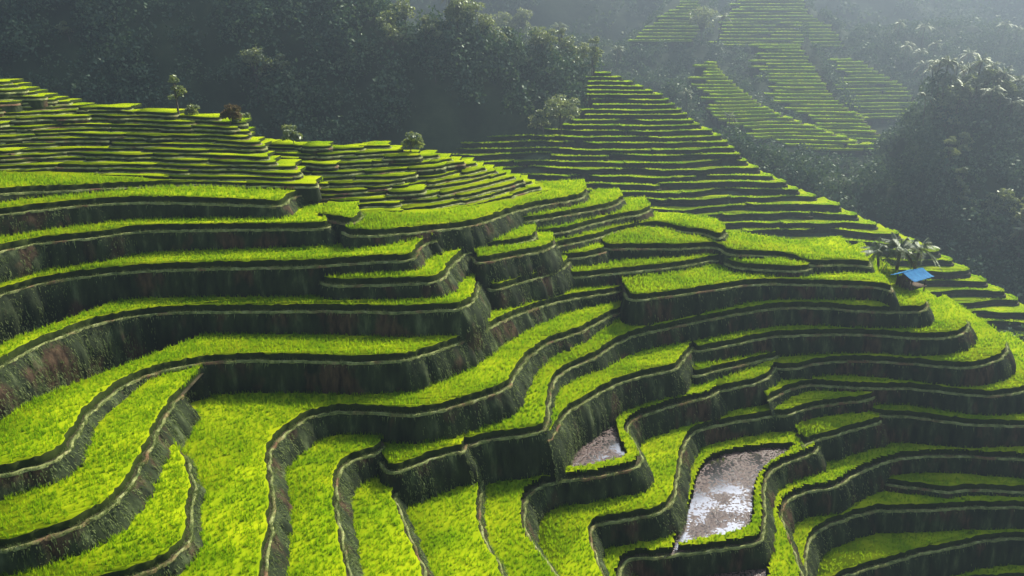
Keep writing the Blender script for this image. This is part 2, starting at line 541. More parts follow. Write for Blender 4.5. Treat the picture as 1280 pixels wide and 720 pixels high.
def closure(front, W):
    x1, y1 = front[-1]; x0, y0 = front[0]
    yb = max(front[:, 1].max(), y0, y1) + W
    xm = np.linspace(x1, x0, 6)[1:-1]
    mids = []
    for x in xm:
        near = np.abs(front[:, 0] - x) < max(2., abs(x1 - x0) / 6)
        ym = front[near, 1].max() if near.any() else max(y0, y1)
        mids.append((x, ym + W))
    return np.array([(x1, y1 + W)] + mids + [(x0, y0 + W)])


def blades_mesh(acc, P, z, h, w, nb, lean=.35, up=1.0):
    """P (n,2) tuft positions, z (n,) base heights"""
    n = len(P)
    if n == 0:
        return
    ang = RNG.uniform(0, 2 * np.pi, (n, nb))
    r = RNG.uniform(0, .07, (n, nb)) * (h / .6)
    bx = P[:, 0:1] + np.cos(ang) * r
    by = P[:, 1:2] + np.sin(ang) * r
    bz = np.repeat(z[:, None], nb, 1)
    la = RNG.uniform(0, 2 * np.pi, (n, nb))
    hh = h * RNG.uniform(.65, 1.15, (n, nb))
    ll = hh * lean * RNG.uniform(.2, 1.2, (n, nb))
    fa = RNG.uniform(0, np.pi, (n, nb))
    dx, dy = np.cos(fa) * w / 2, np.sin(fa) * w / 2
    tx, ty, tz = bx + np.cos(la) * ll, by + np.sin(la) * ll, bz + hh * up
    V = np.stack([np.stack([bx - dx, by - dy, bz], -1), np.stack([bx + dx, by + dy, bz], -1), np.stack([tx, ty, tz], -1)], 2).reshape(-1, 3)
    acc.add(V, np.arange(len(V)).reshape(-1, 3))


ALL = []       # every slab, for the cover raster


def prep(t, near=True):
    """front edge in world coordinates + closed outline"""
    if 'front' not in t:
        x, y = on_plane(t['px'][:, 0], t['px'][:, 1], t['a'], t['b'], t['c'])
        fr = np.stack([x, y], 1)
        fr = chaikin(fr, 2)
        t['front'] = fr
    fr = t['front']
    d = np.hypot(np.hypot(fr[:, 0], fr[:, 1]), t['a']).mean()
    t['dist'] = d
    t['ds'] = max(.22, d * .0045)
    fr = resample(fr, t['ds'])
    if near:      # small natural wander of the edge
        n = normals(fr)
        wv = h2(fr[:, 0] * 1.7 + t['a'], fr[:, 1] * 1.9) * .10
        fr = fr + n * wv[:, None]
    t['front'] = fr
    if t.get('bk'):
        b = np.array(t['bk'], float)
        x, y = on_plane(b[:, 0], b[:, 1], t['a'], t['b'], t['c'])
        bk = np.stack([x, y], 1)
    else:
        bk = closure(fr, t.get('W', 9.0))
    t['back'] = bk
    t['poly'] = np.vstack([fr, bk])
    ALL.append(t)


for t in T:
    prep(t)

# ------------------------------------------------------------------ smaller terraces higher up and on the far spurs
def march(y0, z0, t):
    """level z and distance y seen at pixel row v on a slope of tangent t through (y0, z0)"""
    def f(v):
        k = tandep(v)
        y = (t * y0 - z0) / (t + k)
        return float(z0 + t * (y - y0)), float(y)
    return f


G = []     # generated slabs


def lin(pts):
    p = np.array(pts, float)
    return lambda u: float(np.interp(u, p[:, 0], p[:, 1]))


def rows(zone, phis, shape, zf, ulo, uhi, seg, wob=.7, nose=1.6, W=6, jit=.12, vj=1.0, slope=.34, world=False, curve=lambda x: 0.0, tilt=0.0, xref=0.0):
    rnd = random.Random(zone)
    zs = [zf(p)[0] for p in phis]
    for i, ph in enumerate(phis):
        z = zs[i]
        dz = abs(zs[i - 1] - z) if i else abs(zs[1] - z)
        lo, hi = ulo(ph), uhi(ph)
        if hi - lo < 6:
            continue
        cuts = [lo]
        while True:
            nx = cuts[-1] + rnd.uniform(*seg)
            if nx > hi - seg[0] * .6:
                break
            cuts.append(nx)
        cuts.append(hi)
        for j in range(len(cuts) - 1):
            u0, u1 = cuts[j], cuts[j + 1]
            zz = z + rnd.uniform(-jit, jit) * dz
            dv = rnd.uniform(-vj, vj)
            k = max(4, int((u1 - u0) / 7))
            us = np.linspace(u0, u1, k)
            a, b, c = rnd.uniform(0, 6), rnd.uniform(.02, .05), rnd.uniform(0, 6)
            vs = np.array([ph + shape(u) for u in us]) + dv + wob * (np.sin(us * b + a) + .6 * np.sin(us * b * 2.7 + c))
            if world:
                dx_, dy_, _ = ray(us, ph)
                yn = zf(ph)[1]
                x = yn * dx_ / dy_
                T_ = dz / slope
                y = yn + curve(x) + T_ * (.30 * np.sin(us * b + a) + .18 * np.sin(us * b * 2.7 + c)) + rnd.uniform(-.2, .2) * T_
            else:
                x, y = on_plane(us, vs, zz - tilt * xref, tilt)
            fr = np.stack([x, y], 1)
            last = j == len(cuts) - 2
            Wz = dz / slope * 1.5 + .5
            r = min(nose, Wz * .36) if last else min(rnd.uniform(.4, .9), Wz * .4)
            p = fr[-1]
            tail = [p + np.array([r * .55, r * .25]), p + np.array([r * .8, r * .8]), p + np.array([r * .75, r * 1.7])]
            if last:
                tail.append(p + np.array([r * .1, r * 2.8]))
            q = fr[0]
            head = [q + np.array([-.15, 1.4]), q + np.array([-.12, .6])]
            fr = np.vstack([head, fr, tail])
            t = dict(name='g', a=zz - tilt * xref, b=tilt, front=chaikin(fr, 1), dz=dz, zone=zone, row=i, seg=j, last=last, W=Wz, u=(u0, u1), v=ph)
            G.append(t)


def seq(v0, v1, s0, s1):
    out = [v0]
    while out[-1] < v1:
        f = (out[-1] - v0) / (v1 - v0)
        out.append(out[-1] + s0 + (s1 - s0) * f)
    return out[:-1]


SILP = [(-130, 62), (0, 106), (50, 125), (90, 135), (170, 138), (250, 149), (290, 152), (320, 168), (350, 178), (390, 183), (425, 185), (470, 183), (500, 191), (560, 201), (620, 216), (660, 232), (700, 250), (740, 264)]
SIL = lin(SILP)
shL = lin([(-130, 3), (0, 2), (90, -2), (200, 0), (300, 2), (400, 5)])
shR = lin([(300, -3), (390, 0), (430, 0), (500, -4), (540, -8), (590, -17), (640, -30), (700, -50), (760, -70)])


def crest(ph, sh, u0, u1):
    best = u0
    for u in np.arange(u0, u1, 2.0):
        if SIL(u) <= ph + sh(u):
            best = u
        elif best > u0 + 40:
            break
    return float(best)


gul = lin([(100, 260), (150, 292), (180, 318), (210, 352), (235, 388)])
rnd0 = random.Random(5)
def local(nm, u, v):
    t = BY[nm]
    x, y = on_plane(u, v, t['a'], t['b'], t['c'])
    return float(y), float(zfun(t, x, y))


zL = march(*local('L7', 200, 233), .34)
zR = march(*local('r1', 560, 287), .36)
phL = seq(104, 236, 4.6, 7.3)
rows('upper', phL, shL, zL, lambda p: -130, lambda p: min(crest(p, shL, -130, 420), gul(p) + rnd0.uniform(-16, 12)), (70, 170), W=6, tilt=BY['L7']['b'] * .4, xref=float(on_plane(200, 233, BY['L7']['a'], BY['L7']['b'], BY['L7']['c'])[0]))
phR = seq(184, 290, 5.4, 8.8)
rows('shoulder', phR, shR, zR, lambda p: (gul(p) if p < 235 else 392 + (p - 235) * .6) - 8 + rnd0.uniform(-10, 6),
     lambda p: crest(p, shR, 330, 745), (26, 95), wob=.9, W=6, vj=1.8, jit=.22, slope=.36)

# second spur
ridB = np.array([(735, 80), (745, 88), (762, 94), (790, 105), (825, 121), (850, 140), (870, 158), (900, 173), (915, 188), (927, 203), (960, 222), (1000, 244), (1050, 263), (1085, 281), (1130, 300), (1165, 315), (1195, 335), (1220, 350), (1280, 386), (1340, 425)], float)
ridB_u = lambda v: float(np.interp(v, ridB[:, 1], ridB[:, 0]))
loB = lin([(85, 738), (105, 742), (130, 746), (150, 728), (165, 700), (180, 560), (195, 500), (215, 560), (235, 620), (290, 720), (320, 880), (345, 1080), (400, 1150), (430, 1190)])
zB = march(96.0, -96.0 * tandep(400), .5)
shB = lin([(400, -3), (700, 1), (800, -1), (900, 1), (1000, 0), (1100, 1), (1280, 0)])
phB = seq(89, 432, 5.0, 15.5)
rows('spur', phB, shB, zB, lambda p: loB(p) + rnd0.uniform(-14, 6), ridB_u, (60, 210), wob=.5, nose=2.2, W=9, vj=1.0, jit=.15, slope=.5, world=True, curve=lambda x: 1.1 * np.sin(x * .16 + 1) + .5 * np.sin(x * .41))

# hazy spurs beyond
ridC1 = np.array([(893, 78), (905, 95), (925, 112), (950, 130), (975, 145), (1010, 157), (1040, 168), (1075, 180), (1130, 190), (1160, 200)], float)
ridC2 = np.array([(985, 8), (1000, 55), (1012, 75), (1025, 95), (1037, 115), (1056, 135), (1075, 146), (1090, 165), (1110, 180), (1130, 192)], float)
ridC3 = np.array([(1062, 74), (1080, 80), (1100, 92), (1122, 104), (1138, 114), (1148, 130), (1150, 152)], float)
ridD = np.array([(1002, 0), (1010, 20), (1040, 34), (1060, 62)], float)
ridE = np.array([(872, -12), (880, 10), (880, 40), (860, 54)], float)
zC1 = march(185, -185 * tandep(190), .5)
zC2 = march(197, -197 * tandep(190), .5)
zC3 = march(212, -212 * tandep(190), .52)
zD = march(262, -262 * tandep(70), .55)
U = lambda r: (lambda v: float(np.interp(v, r[:, 1], r[:, 0])))
c1, c2, c3, cd, ce = U(ridC1), U(ridC2), U(ridC3), U(ridD), U(ridE)
flat = lambda u: 0.0
rows('haze1', seq(80, 190, 3.9, 4.9), flat, zC1, lambda p: c1(p) - lin([(80, 14), (110, 46), (150, 84), (190, 118)])(p) + rnd0.uniform(-12, 8), c1, (60, 150), wob=.3, nose=2, W=9, vj=.4, slope=.5, world=True, curve=lambda x: 1.6 * np.sin(x * .11) + .6 * np.sin(x * .3))
rows('haze2', seq(58, 176, 3.9, 4.9), flat, zC2, lambda p: c2(p) - lin([(58, 50), (90, 66), (130, 74), (176, 66)])(p) + rnd0.uniform(-12, 8), c2, (60, 150), wob=.3, nose=2, W=9, vj=.4, slope=.5, world=True, curve=lambda x: 1.6 * np.sin(x * .11) + .6 * np.sin(x * .3))
rows('haze3', seq(76, 152, 3.9, 4.8), flat, zC3, lambda p: lin([(74, 1040), (95, 1052), (120, 1040), (150, 1075)])(p) + rnd0.uniform(-6, 6), c3, (60, 150), wob=.3, nose=2, W=9, vj=.4, slope=.5, world=True, curve=lambda x: 1.6 * np.sin(x * .11) + .6 * np.sin(x * .3))
rows('haze4', seq(-20, 60, 3.7, 4.2), flat, zD, lambda p: lin([(-20, 945), (0, 925), (30, 905), (60, 888)])(p) + rnd0.uniform(-10, 10), cd, (60, 150), wob=.3, nose=2, W=9, vj=.4, slope=.5, world=True, curve=lambda x: 1.6 * np.sin(x * .11) + .6 * np.sin(x * .3))
rows('haze5', seq(-16, 54, 3.8, 4.2), flat, zD, lambda p: lin([(-16, 868), (10, 845), (40, 802), (54, 788)])(p) + rnd0.uniform(-5, 5), ce, (60, 150), wob=.3, nose=2, W=9, vj=.4, slope=.5, world=True, curve=lambda x: 1.6 * np.sin(x * .11) + .6 * np.sin(x * .3))
for t in G:
    t['far'] = t['zone'] in ('spur',) or t['zone'].startswith('haze')
    prep(t, near=not t['far'])

# ------------------------------------------------------------------ which slab is on top where
RX0, RY0, RD = -80.0, 12.0, .25
NX, NY = 640, 400
top_z = np.full((NY, NX), -1e3)
top_i = np.full((NY, NX), -1)
gx = RX0 + (np.arange(NX) + .5) * RD
gy = RY0 + (np.arange(NY) + .5) * RD
for idx, t in enumerate(ALL):
    t['idx'] = idx
    if t.get('far'):
        continue
    P = t['poly']
    i0, i1 = np.searchsorted(gx, [P[:, 0].min(), P[:, 0].max()])
    j0, j1 = np.searchsorted(gy, [P[:, 1].min(), P[:, 1].max()])
    if i1 <= i0 or j1 <= j0:
        continue
    X, Y = np.meshgrid(gx[i0:i1], gy[j0:j1])
    Q = np.stack([X.ravel(), Y.ravel()], 1)
    m = inside(Q, P).reshape(X.shape)
    Z = zfun(t, X, Y)
    sub = top_z[j0:j1, i0:i1]
    m &= Z > sub
    sub[m] = Z[m]
    top_i[j0:j1, i0:i1][m] = idx


def top_at(Q):
    i = ((Q[:, 0] - RX0) / RD).astype(int); j = ((Q[:, 1] - RY0) / RD).astype(int)
    ok = (i >= 0) & (i < NX) & (j >= 0) & (j < NY)
    out = np.full(len(Q), -1)
    out[ok] = top_i[j[ok], i[ok]]
    return out


# ------------------------------------------------------------------ build one terrace
STAT = dict(tufts=0)


def build(t, root):
    fr, a, b, c_ = t['front'], t['a'], t['b'], t.get('c', 0.0)
    Zf = lambda x, y: a + b * x + c_ * (y - 40)
    far = t.get('far', False)
    gen = 'dz' in t
    dz = t.get('dz', 2.0)
    zt = Zf(fr[:, 0], fr[:, 1])
    nrm = normals(fr)
    n = len(fr)
    # --- bank
    D = (dz * 2.0 + .5) if gen else t.get('D', 4.6)
    K = 4 if gen else 11
    acc = Acc()
    V = []
    for k in range(K):
        s = (k / (K - 1)) ** 1.15 * D
        if gen:
            o = s * .14 + .05 * h2(fr[:, 0] * 2 + k, fr[:, 1] * 2 + a)
        else:
            lit = np.clip(nrm[:, 0] * 1.6, 0, 1)
            slo = np.clip(nrm[:, 0] * 1.8 - .5, 0, 1)
            rib = h2(fr[:, 0] * 3.1 + a, fr[:, 1] * 3.3 + k * .11) * (.045 + .10 * lit) + h2(fr[:, 0] * 7 + k * .3, fr[:, 1] * 6.5 + a) * (.03 + .06 * lit)
            bulge = .10 * math.sin(min(1, s / 2.2) * math.pi)
            o = s * .15 + .34 * slo * min(s, 1.3) + bulge + rib * min(1, s / .6 + .15)
        p = fr + nrm * np.reshape(o, (-1, 1))
        V.append(np.column_stack([p, zt - s]))
    V = np.concatenate(V)
    q = []
    ii = np.arange(n - 1)
    for k in range(K - 1):
        q.append(np.stack([k * n + ii, (k + 1) * n + ii, (k + 1) * n + ii + 1, k * n + ii + 1], 1))
    acc.add(V, None, np.concatenate(q))
    poly = t['poly']
    tri = tessellate_polygon([[Vector((p[0], p[1], 0)) for p in poly]])
    zp = Zf(poly[:, 0], poly[:, 1]) - .01
    nf3 = len(tri)
    acc.add(np.column_stack([poly, zp]), tri)
    if not gen and t['dist'] < 85:            # grass hanging on the bank; pale blades crowd sunward faces to look lit
        L = n * t['ds']
        m = int(L * D * .55 * min(170, 130 * (48 / t['dist']) ** 2))
        r = RNG.integers(0, n, m)
        s = RNG.uniform(0, 1, m) ** .8 * min(D, 3.0)
        o = s * .15 + .34 * np.minimum(s, 1.3) * np.clip(nrm[r, 0] * 1.8 - .5, 0, 1) + .08
        cl = h2(fr[r, 0] * 1.3 + a, fr[r, 1] * 1.3)
        keep = (RNG.uniform(-1, 1, m) < cl + .5) & (RNG.uniform(0, 1, m) < np.clip(nrm[r, 0] * 3.0 - 1.0, 0, 1) + .9 * (s < .22))
        r, s, o = r[keep], s[keep], o[keep]
        jt = RNG.uniform(-.5, .5, (len(r), 1)) * t['ds']
        tang = np.stack([-nrm[r, 1], nrm[r, 0]], 1)
        P = fr[r] + nrm[r] * o[:, None] + tang * jt
        z0 = zt[r] - s
        hl = RNG.uniform(.10, .38, len(r))
        w = .03 + t['dist'] * .0006
        w3 = np.column_stack([tang * w / 2, np.zeros(len(r))])
        B3 = np.column_stack([P, z0])
        tip = B3 + np.column_stack([nrm[r] * (hl * .45)[:, None], -hl * RNG.uniform(-.3, 1.1, len(r))])
        Vb = np.stack([B3 - w3, B3 + w3, tip], 1).reshape(-1, 3)
        nb0 = acc.n
        acc.add(Vb, np.arange(len(Vb)).reshape(-1, 3))
        ntuft = len(r)
    else:
        ntuft = 0
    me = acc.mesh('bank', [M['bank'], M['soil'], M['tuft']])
    mi = np.zeros(len(me.polygons), np.int32)
    mi[:nf3] = 1
    mi[nf3:nf3 + ntuft] = 2
    me.polygons.foreach_set('material_index', mi)
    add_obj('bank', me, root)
    # --- bund (the raised rim)
    w = .22 if far else (.10 if gen else .15)
    rise = .02 if gen else .035
    prof = [(-.05, -.12), (-.02, rise * .6), (.3 * w, rise), (.7 * w, rise * .8), (w, -.04)]
    if not far:
        acc = Acc()
        V = []
        wv = 1 + .45 * h2(fr[:, 0] * 1.9 + a, fr[:, 1] * 2.3)
        for o, hgt in prof:
            p = fr - nrm * (o * (wv if o > 0 else 1 + 0 * wv))[:, None]
            V.append(np.column_stack([p, zt + hgt + (.035 if not gen else .015) * h2(fr[:, 0] * 5, fr[:, 1] * 5 + o * 9)]))
        q = [np.stack([k * n + ii, k * n + ii + 1, (k + 1) * n + ii + 1, (k + 1) * n + ii], 1)[:, ::-1] for k in range(len(prof) - 1)]
        acc.add(np.concatenate(V), None, np.concatenate(q))
        nt = 0
        if not gen:
            m = int(n * t['ds'] * min(60, 44 * (48 / t['dist'])))
            r = RNG.integers(0, n, m)
            tang = np.stack([-nrm[r, 1], nrm[r, 0]], 1)
            P = fr[r] - nrm[r] * RNG.uniform(-.14, .22, (m, 1)) + tang * RNG.uniform(-.5, .5, (m, 1)) * t['ds']
            f0 = acc.n
            blades_mesh(acc, P, zt[r] - .03, .21 * (.6 + .6 * (h2(P[:, 0] * 1.1, P[:, 1] * 1.3) > -.1)[:, None]), .03, 2, 1.0)
            nt = m * 2
        me = acc.mesh('bund', [M['bund'], M['tuft']], True)
        if nt:
            mi = np.zeros(len(me.polygons), np.int32)
            mi[:nt] = 1
            me.polygons.foreach_set('material_index', mi)
        add_obj('bund', me, root)
    # --- rice
    hs = 1.0 if gen else float(np.clip(t['dist'] / 46, .6, 1.0))
    h = min(.5, .78 * dz) if gen else .62 * hs
    if far:
        h = min(.55, (.68 if t['zone'] == 'spur' else .72) * dz)
    inset = w + (.03 if gen else .10)
    acc = Acc()
    hb = h if gen else h * .70
    cells = bool(t.get('pond')) or t.get('cells')
    if cells:
        pond = None
        if t.get('pond'):
            pp = np.array(t['pond'], float)
            x, y = on_plane(pp[:, 0], pp[:, 1], a, b, c_)
            pond = chaikin(np.vstack([np.stack([x, y], 1), [[x[0], y[0]]]]), 2)[:-1]
            t['pondw'] = pond
        cs = .22
        P = poly
        xs = np.arange(max(P[:, 0].min(), -45), min(P[:, 0].max(), 60), cs)
        ys = np.arange(max(P[:, 1].min(), 12), min(P[:, 1].max(), 75), cs)
        X, Y = np.meshgrid(xs, ys)
        Q = np.stack([X.ravel(), Y.ravel()], 1)
        ok = inside(Q, P) & (top_at(Q) == t['idx'])
        Qk = Q[ok]
        dd = dist_poly(Qk, fr) > inset + .1
        ok[np.flatnonzero(ok)[~dd]] = False
        if pond is not None:
            ok &= ~inside(Q, pond)
        ok = ok.reshape(X.shape)
        jj, kk = np.nonzero(ok)
        if len(jj):
            def corner(j, k):
                x = xs[0] + (k - .5) * cs; y = ys[0] + (j - .5) * cs
                return x + .05 * h2(x * 9, y * 8), y + .05 * h2(y * 9, x * 7)
            for (dj, dk) in ((0, 0),):
                x0, y0 = corner(jj, kk); x1, y1 = corner(jj, kk + 1); x2, y2 = corner(jj + 1, kk + 1); x3, y3 = corner(jj + 1, kk)
                zb = lambda x, y: Zf(x, y) + hb + .05 * h2(x * 4, y * 4)
                V = np.stack([np.stack([x0, y0, zb(x0, y0)], -1), np.stack([x1, y1, zb(x1, y1)], -1), np.stack([x2, y2, zb(x2, y2)], -1), np.stack([x3, y3, zb(x3, y3)], -1)], 1).reshape(-1, 3)
                acc.add(V, None, np.arange(len(V)).reshape(-1, 4))
            okp = np.pad(ok, 1)
            for (dj, dk, c0, c1) in ((-1, 0, (0, 0), (0, 1)), (1, 0, (1, 1), (1, 0)), (0, -1, (1, 0), (0, 0)), (0, 1, (0, 1), (1, 1))):
                e = ok & ~okp[1 + dj:okp.shape[0] - 1 + dj, 1 + dk:okp.shape[1] - 1 + dk]
                j, k = np.nonzero(e)
                if not len(j):
                    continue
                xa, ya = corner(j + c0[0], k + c0[1]); xb, yb = corner(j + c1[0], k + c1[1])
                V = np.stack([np.stack([xa, ya, Zf(xa, ya)], -1), np.stack([xb, yb, Zf(xb, yb)], -1), np.stack([xb, yb, zb(xb, yb)], -1), np.stack([xa, ya, zb(xa, ya)], -1)], 1).reshape(-1, 3)
                acc.add(V, None, np.arange(len(V)).reshape(-1, 4))
    else:
        f2 = offset_in(fr, inset)
        f2 = resample(f2, t['ds'])
        f2n = normals(f2)
        f2 = f2 + f2n * (RNG.uniform(-.05, .05, (len(f2), 1)) * (1 if not gen else .5))
        bk = t['back']
        po = np.vstack([f2, bk])
        zz = Zf(po[:, 0], po[:, 1])
        top = zz + hb + RNG.uniform(-.12, .12, len(po)) * hb
        tri = tessellate_polygon([[Vector((p[0], p[1], 0)) for p in po]])
        nn = len(po)
        V = np.vstack([np.column_stack([po, zz]), np.column_stack([po, top])])
        k = np.arange(nn); k2 = (k + 1) % nn
        acc.add(V, np.array(tri) + nn, np.stack([k, k2, k2 + nn, k + nn], 1))
    nfr = 0
    if far:
        for back_, hgt in ((0.05, .45), (.35, .5)):
            e = f2 - normals(f2) * back_
            tg = np.stack([-normals(e)[:, 1], normals(e)[:, 0]], 1)
            ze = Zf(e[:, 0], e[:, 1]) + hb * .85
            wd = t['ds'] * .62
            tipz = ze + hgt * h * RNG.uniform(.7, 1.3, len(e))
            V3 = np.stack([np.column_stack([e - tg * wd, ze]), np.column_stack([e + tg * wd, ze]), np.column_stack([e + tg * wd * .5, tipz]), np.column_stack([e - tg * wd * .5, tipz])], 1).reshape(-1, 4, 3)
            acc.add(V3[:, [0, 1, 2]].reshape(-1, 3), np.arange(len(e) * 3).reshape(-1, 3))
            acc.add(V3[:, [0, 2, 3]].reshape(-1, 3), np.arange(len(e) * 3).reshape(-1, 3))
            nfr += 2 * len(e)
    if not far and t['dist'] < 95:
        P = t['poly']
        x0, x1 = max(P[:, 0].min(), -48), min(P[:, 0].max(), 62)
        y0, y1 = max(P[:, 1].min(), 13), min(P[:, 1].max(), 85)
        A = max(0, x1 - x0) * max(0, y1 - y0)
        sp = 34.0 / hs ** 2 if not gen else 9.0
        m = int(A * sp)
        if m > 0:
            Q = np.stack([RNG.uniform(x0, x1, m), RNG.uniform(y0, y1, m)], 1)
            Q = Q[top_at(Q) == t['idx']]
            if len(Q):
                zq = Zf(Q[:, 0], Q[:, 1])
                uu, vv = project(np.column_stack([Q, zq]))
                dq = np.sqrt((Q ** 2).sum(1) + zq ** 2)
                keep = (uu > -60) & (uu < 1340) & (vv < 775) & (RNG.uniform(0, 1, len(Q)) < np.clip((44 / dq) ** 1.3, .12, 1))
                Q = Q[keep]
                Q = Q[inside(Q, P)]
            if len(Q):
                Q = Q[dist_poly(Q, fr) > inset + .06]
            if len(Q) and t.get('pond'):
                Q = Q[~inside(Q, t['pondw'])]
            if len(Q):
                STAT['tufts'] += len(Q)
                d = np.sqrt((Q ** 2).sum(1) + a * a).mean()
                hh = .66 * hs if not gen else h * 1.15
                blades_mesh(acc, Q, Zf(Q[:, 0], Q[:, 1]) + (hh * .45 if not gen else hh * .5), hh * (.58 if not gen else .6), .028 + d * .0007, 6, .22)
                nbl = len(Q) * 6
            else:
                nbl = 0
        else:
            nbl = 0
    else:
        nbl = nfr
    if acc.n:
        me = acc.mesh('rice_crop', [M['block'], M['blade'], M['shaded_stem']])
        if nbl:
            nf3 = sum(len(f) for f in acc.f3)
            mi = np.zeros(len(me.polygons), np.int32)
            if len(me.polygons) >= nf3:
                mi[nf3 - nbl:nf3] = 1
        else:
            mi = np.zeros(len(me.polygons), np.int32)
            nf3 = sum(len(f) for f in acc.f3)
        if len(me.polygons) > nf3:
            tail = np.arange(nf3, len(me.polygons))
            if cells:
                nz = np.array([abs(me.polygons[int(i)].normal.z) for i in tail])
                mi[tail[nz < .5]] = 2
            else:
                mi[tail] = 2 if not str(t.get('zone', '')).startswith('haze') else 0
        if True:
            me.polygons.foreach_set('material_index', mi)
        ro = add_obj('rice_crop', me, root)
    if t.get('pond'):
        pw = t['pondw']
        tri = tessellate_polygon([[Vector((p[0], p[1], 0)) for p in pw]])
        cx = pw.mean(0)
        big = cx + (pw - cx) * 1.10
        V = np.column_stack([big, Zf(big[:, 0], big[:, 1]) + .03])
        add_obj('water', mesh_np('water', V, [np.array(tri)], M['water']), root)


BY['P7']['pond'] = [(800, 716), (850, 704), (930, 702), (958, 688), (962, 722), (955, 770), (770, 780)]
GROUPS = "stepped rice terraces on the hillside"
LAB = {
 'P11': 'shaded terrace cut off by the bottom edge at the lower right corner',
 'P10': 'dark shaded terrace whose pale rim shows a bright streak at the lower right',
 'P9': 'wide shaded terrace curling down round a pale grassy end below the tiny mud patch',
 'P8': 'short shaded terrace running out to the right under a plain dark bank',
 'P7': 'stepped terrace under the larger pond with a bright tuft patch on its rim',
 'P6': 'terrace holding the larger glinting mud pond behind a thin green rim',
 'J1': 'small ledge right of the larger pond with a thin yellow green strip',
 'I3': 'thin shaded ledge with a short sunlit strip above the long dark field',
 'P5': 'winding terrace that bends up between the two ponds and on to the right',
 'I2': 'long terrace sweeping right under the grey wall and sunlit at its far bend',
 'I1': 'terrace with a broad rounded nose pointing right above the thin sunlit line',
 'H1': 'terrace with a rounded nose right of the hut path and a long bright strip',
 'R0': 'short bright ledge over the tall dark bank behind the larger pond',
 'H2': 'short bright ledge just above another one behind the larger pond',
 'P4': 'terrace holding the smaller white and brown pond with rice strip below it',
 'P3': 'bright field between the dark square bank and the smaller pond terrace',
 'P2': 'narrow bright field running downhill left of the dark square bank',
 'Q': 'tiny shaded plot with a sunlit edge on top of the dark square bank',
 'P1': 'narrow bright field running downhill beside the big central field',
 'G1': 'bright curved terrace just above the smaller pond',
 'F2': 'long winding terrace whose right end reaches the foot of the blue roofed hut',
 'F1': 'largest bright field that fans out downhill in the lower centre left',
 'L0': 'wedge shaped plot with a pointed grassy tip at the bottom left',
 'L1': 'curved terrace with a straw coloured path along its edge at the bottom left',
 'L2': 'broad terrace curving from the left edge above the big central field',
 'L3': 'terrace with a ribbed brown bank at the left edge, under the long dark wall',
 'M1': 'short bright plot at the right end of the long left terraces',
 'M0': 'bright terrace with an S bend ending in a ribbed straw coloured bank',
 'g2': 'small bright strip above a short plot near the picture centre',
 'r7': 'bright terrace just below the tip of the path left of the hut',
 'r6': 'long bright ledge below the wide field on the shoulder',
 'g1': 'very small ledge between two long bright strips near the centre',
 'r5': 'wide bright field on the shoulder left of the palms',
 'r4': 'bright ledge with small square wall gaps near the shoulder edge',
 'r3': 'bright ledge one step below the second ledge from the crest of the shoulder',
 'r2': 'bright ledge second from the crest of the shoulder',
 'r1': 'bright ledge that climbs to the crest of the shoulder',
 'L4': 'terrace ending in a wide bright apron with ribbed bank left of the centre',
 'L5': 'long terrace over a tall dark wall ending at a triangular bright apron',
 'L6': 'long thin terrace above the tall wall that ends in a lit ribbed slope',
 'L5b': 'tiny plot squeezed beside the triangular bright apron',
 'L7': 'long terrace just above the one ending in a lit ribbed slope',
}
for t in T:
    if t['name'] in ('P7',):
        t['cells'] = True
    root = empty('rice_terrace', LAB[t['name']], 'terrace', GROUPS)
    build(t, root)

ZL = {
 'upper': ('narrow green terrace among many on the upper left hillside', 'narrow terraces on the upper left hillside'),
 'shoulder': ('short bright terrace among the small broken steps on the middle shoulder', 'small broken terraces on the middle shoulder'),
 'spur': ('thin horizontal terrace among many on the second spur behind the hut', 'thin terraces on the second spur'),
 'haze1': ('thin hazy terrace among many on the lowest distant spur', 'thin hazy terraces on the lowest distant spur'),
 'haze2': ('thin hazy terrace among many on the steep distant spur crest', 'thin hazy terraces on the steep distant spur'),
 'haze3': ('thin hazy terrace among many beside the distant palms', 'thin hazy terraces beside the distant palms'),
 'haze4': ('faint hazy terrace among many at the top under the light', 'faint terraces at the top under the light'),
 'haze5': ('faint hazy terrace on the small triangular slope at the top', 'faint terraces on the small triangular slope'),
}
cand = sorted(G, key=lambda t: t['dist'])
things = 0
late = []
for t in cand:
    if things < 250:
        lb, gp = ZL[t['zone']]
        nm = 'far_terrace' if t['far'] else 'rice_terrace'
        root = empty(nm, lb, 'terrace', gp)
        build(t, root)
        things += 1
    else:
        late.append(t)
print('terraces', len(T), len(G), 'things', things, 'rest', len(late), 'tufts', STAT['tufts'])


def merged(ts):
    """the hundreds of distant steps that are left, as one object"""
    A = {'bank': Acc(), 'rice': Acc()}
    for t in ts:
        tmp = bpy.data.objects.new('tmp', None)
        COL.objects.link(tmp)
        build(t, tmp)
        for c in list(tmp.children):
            me = c.data
            v = np.empty(len(me.vertices) * 3); me.vertices.foreach_get('co', v)
            key = 'rice' if c.name.startswith('rice') else 'bank'
            f3 = [list(p.vertices) for p in me.polygons if len(p.vertices) == 3]
            f4 = [list(p.vertices) for p in me.polygons if len(p.vertices) == 4]
            A[key].add(v.reshape(-1, 3), f3, f4)
            bpy.data.objects.remove(c)
            bpy.data.meshes.remove(me)
        bpy.data.objects.remove(tmp)
    r = empty('distant_terraces', 'hundreds of hairline green steps on the hazy spurs farthest away', 'terraces')
    r['kind'] = 'stuff'
    for k, m in (('bank', M['bank']), ('rice', M['blade'])):
        if A[k].n:
            o = add_obj('bank' if k == 'bank' else 'rice_crop', A[k].mesh(k, m), r)
            o['kind'] = 'stuff'


if late:
    merged(late)

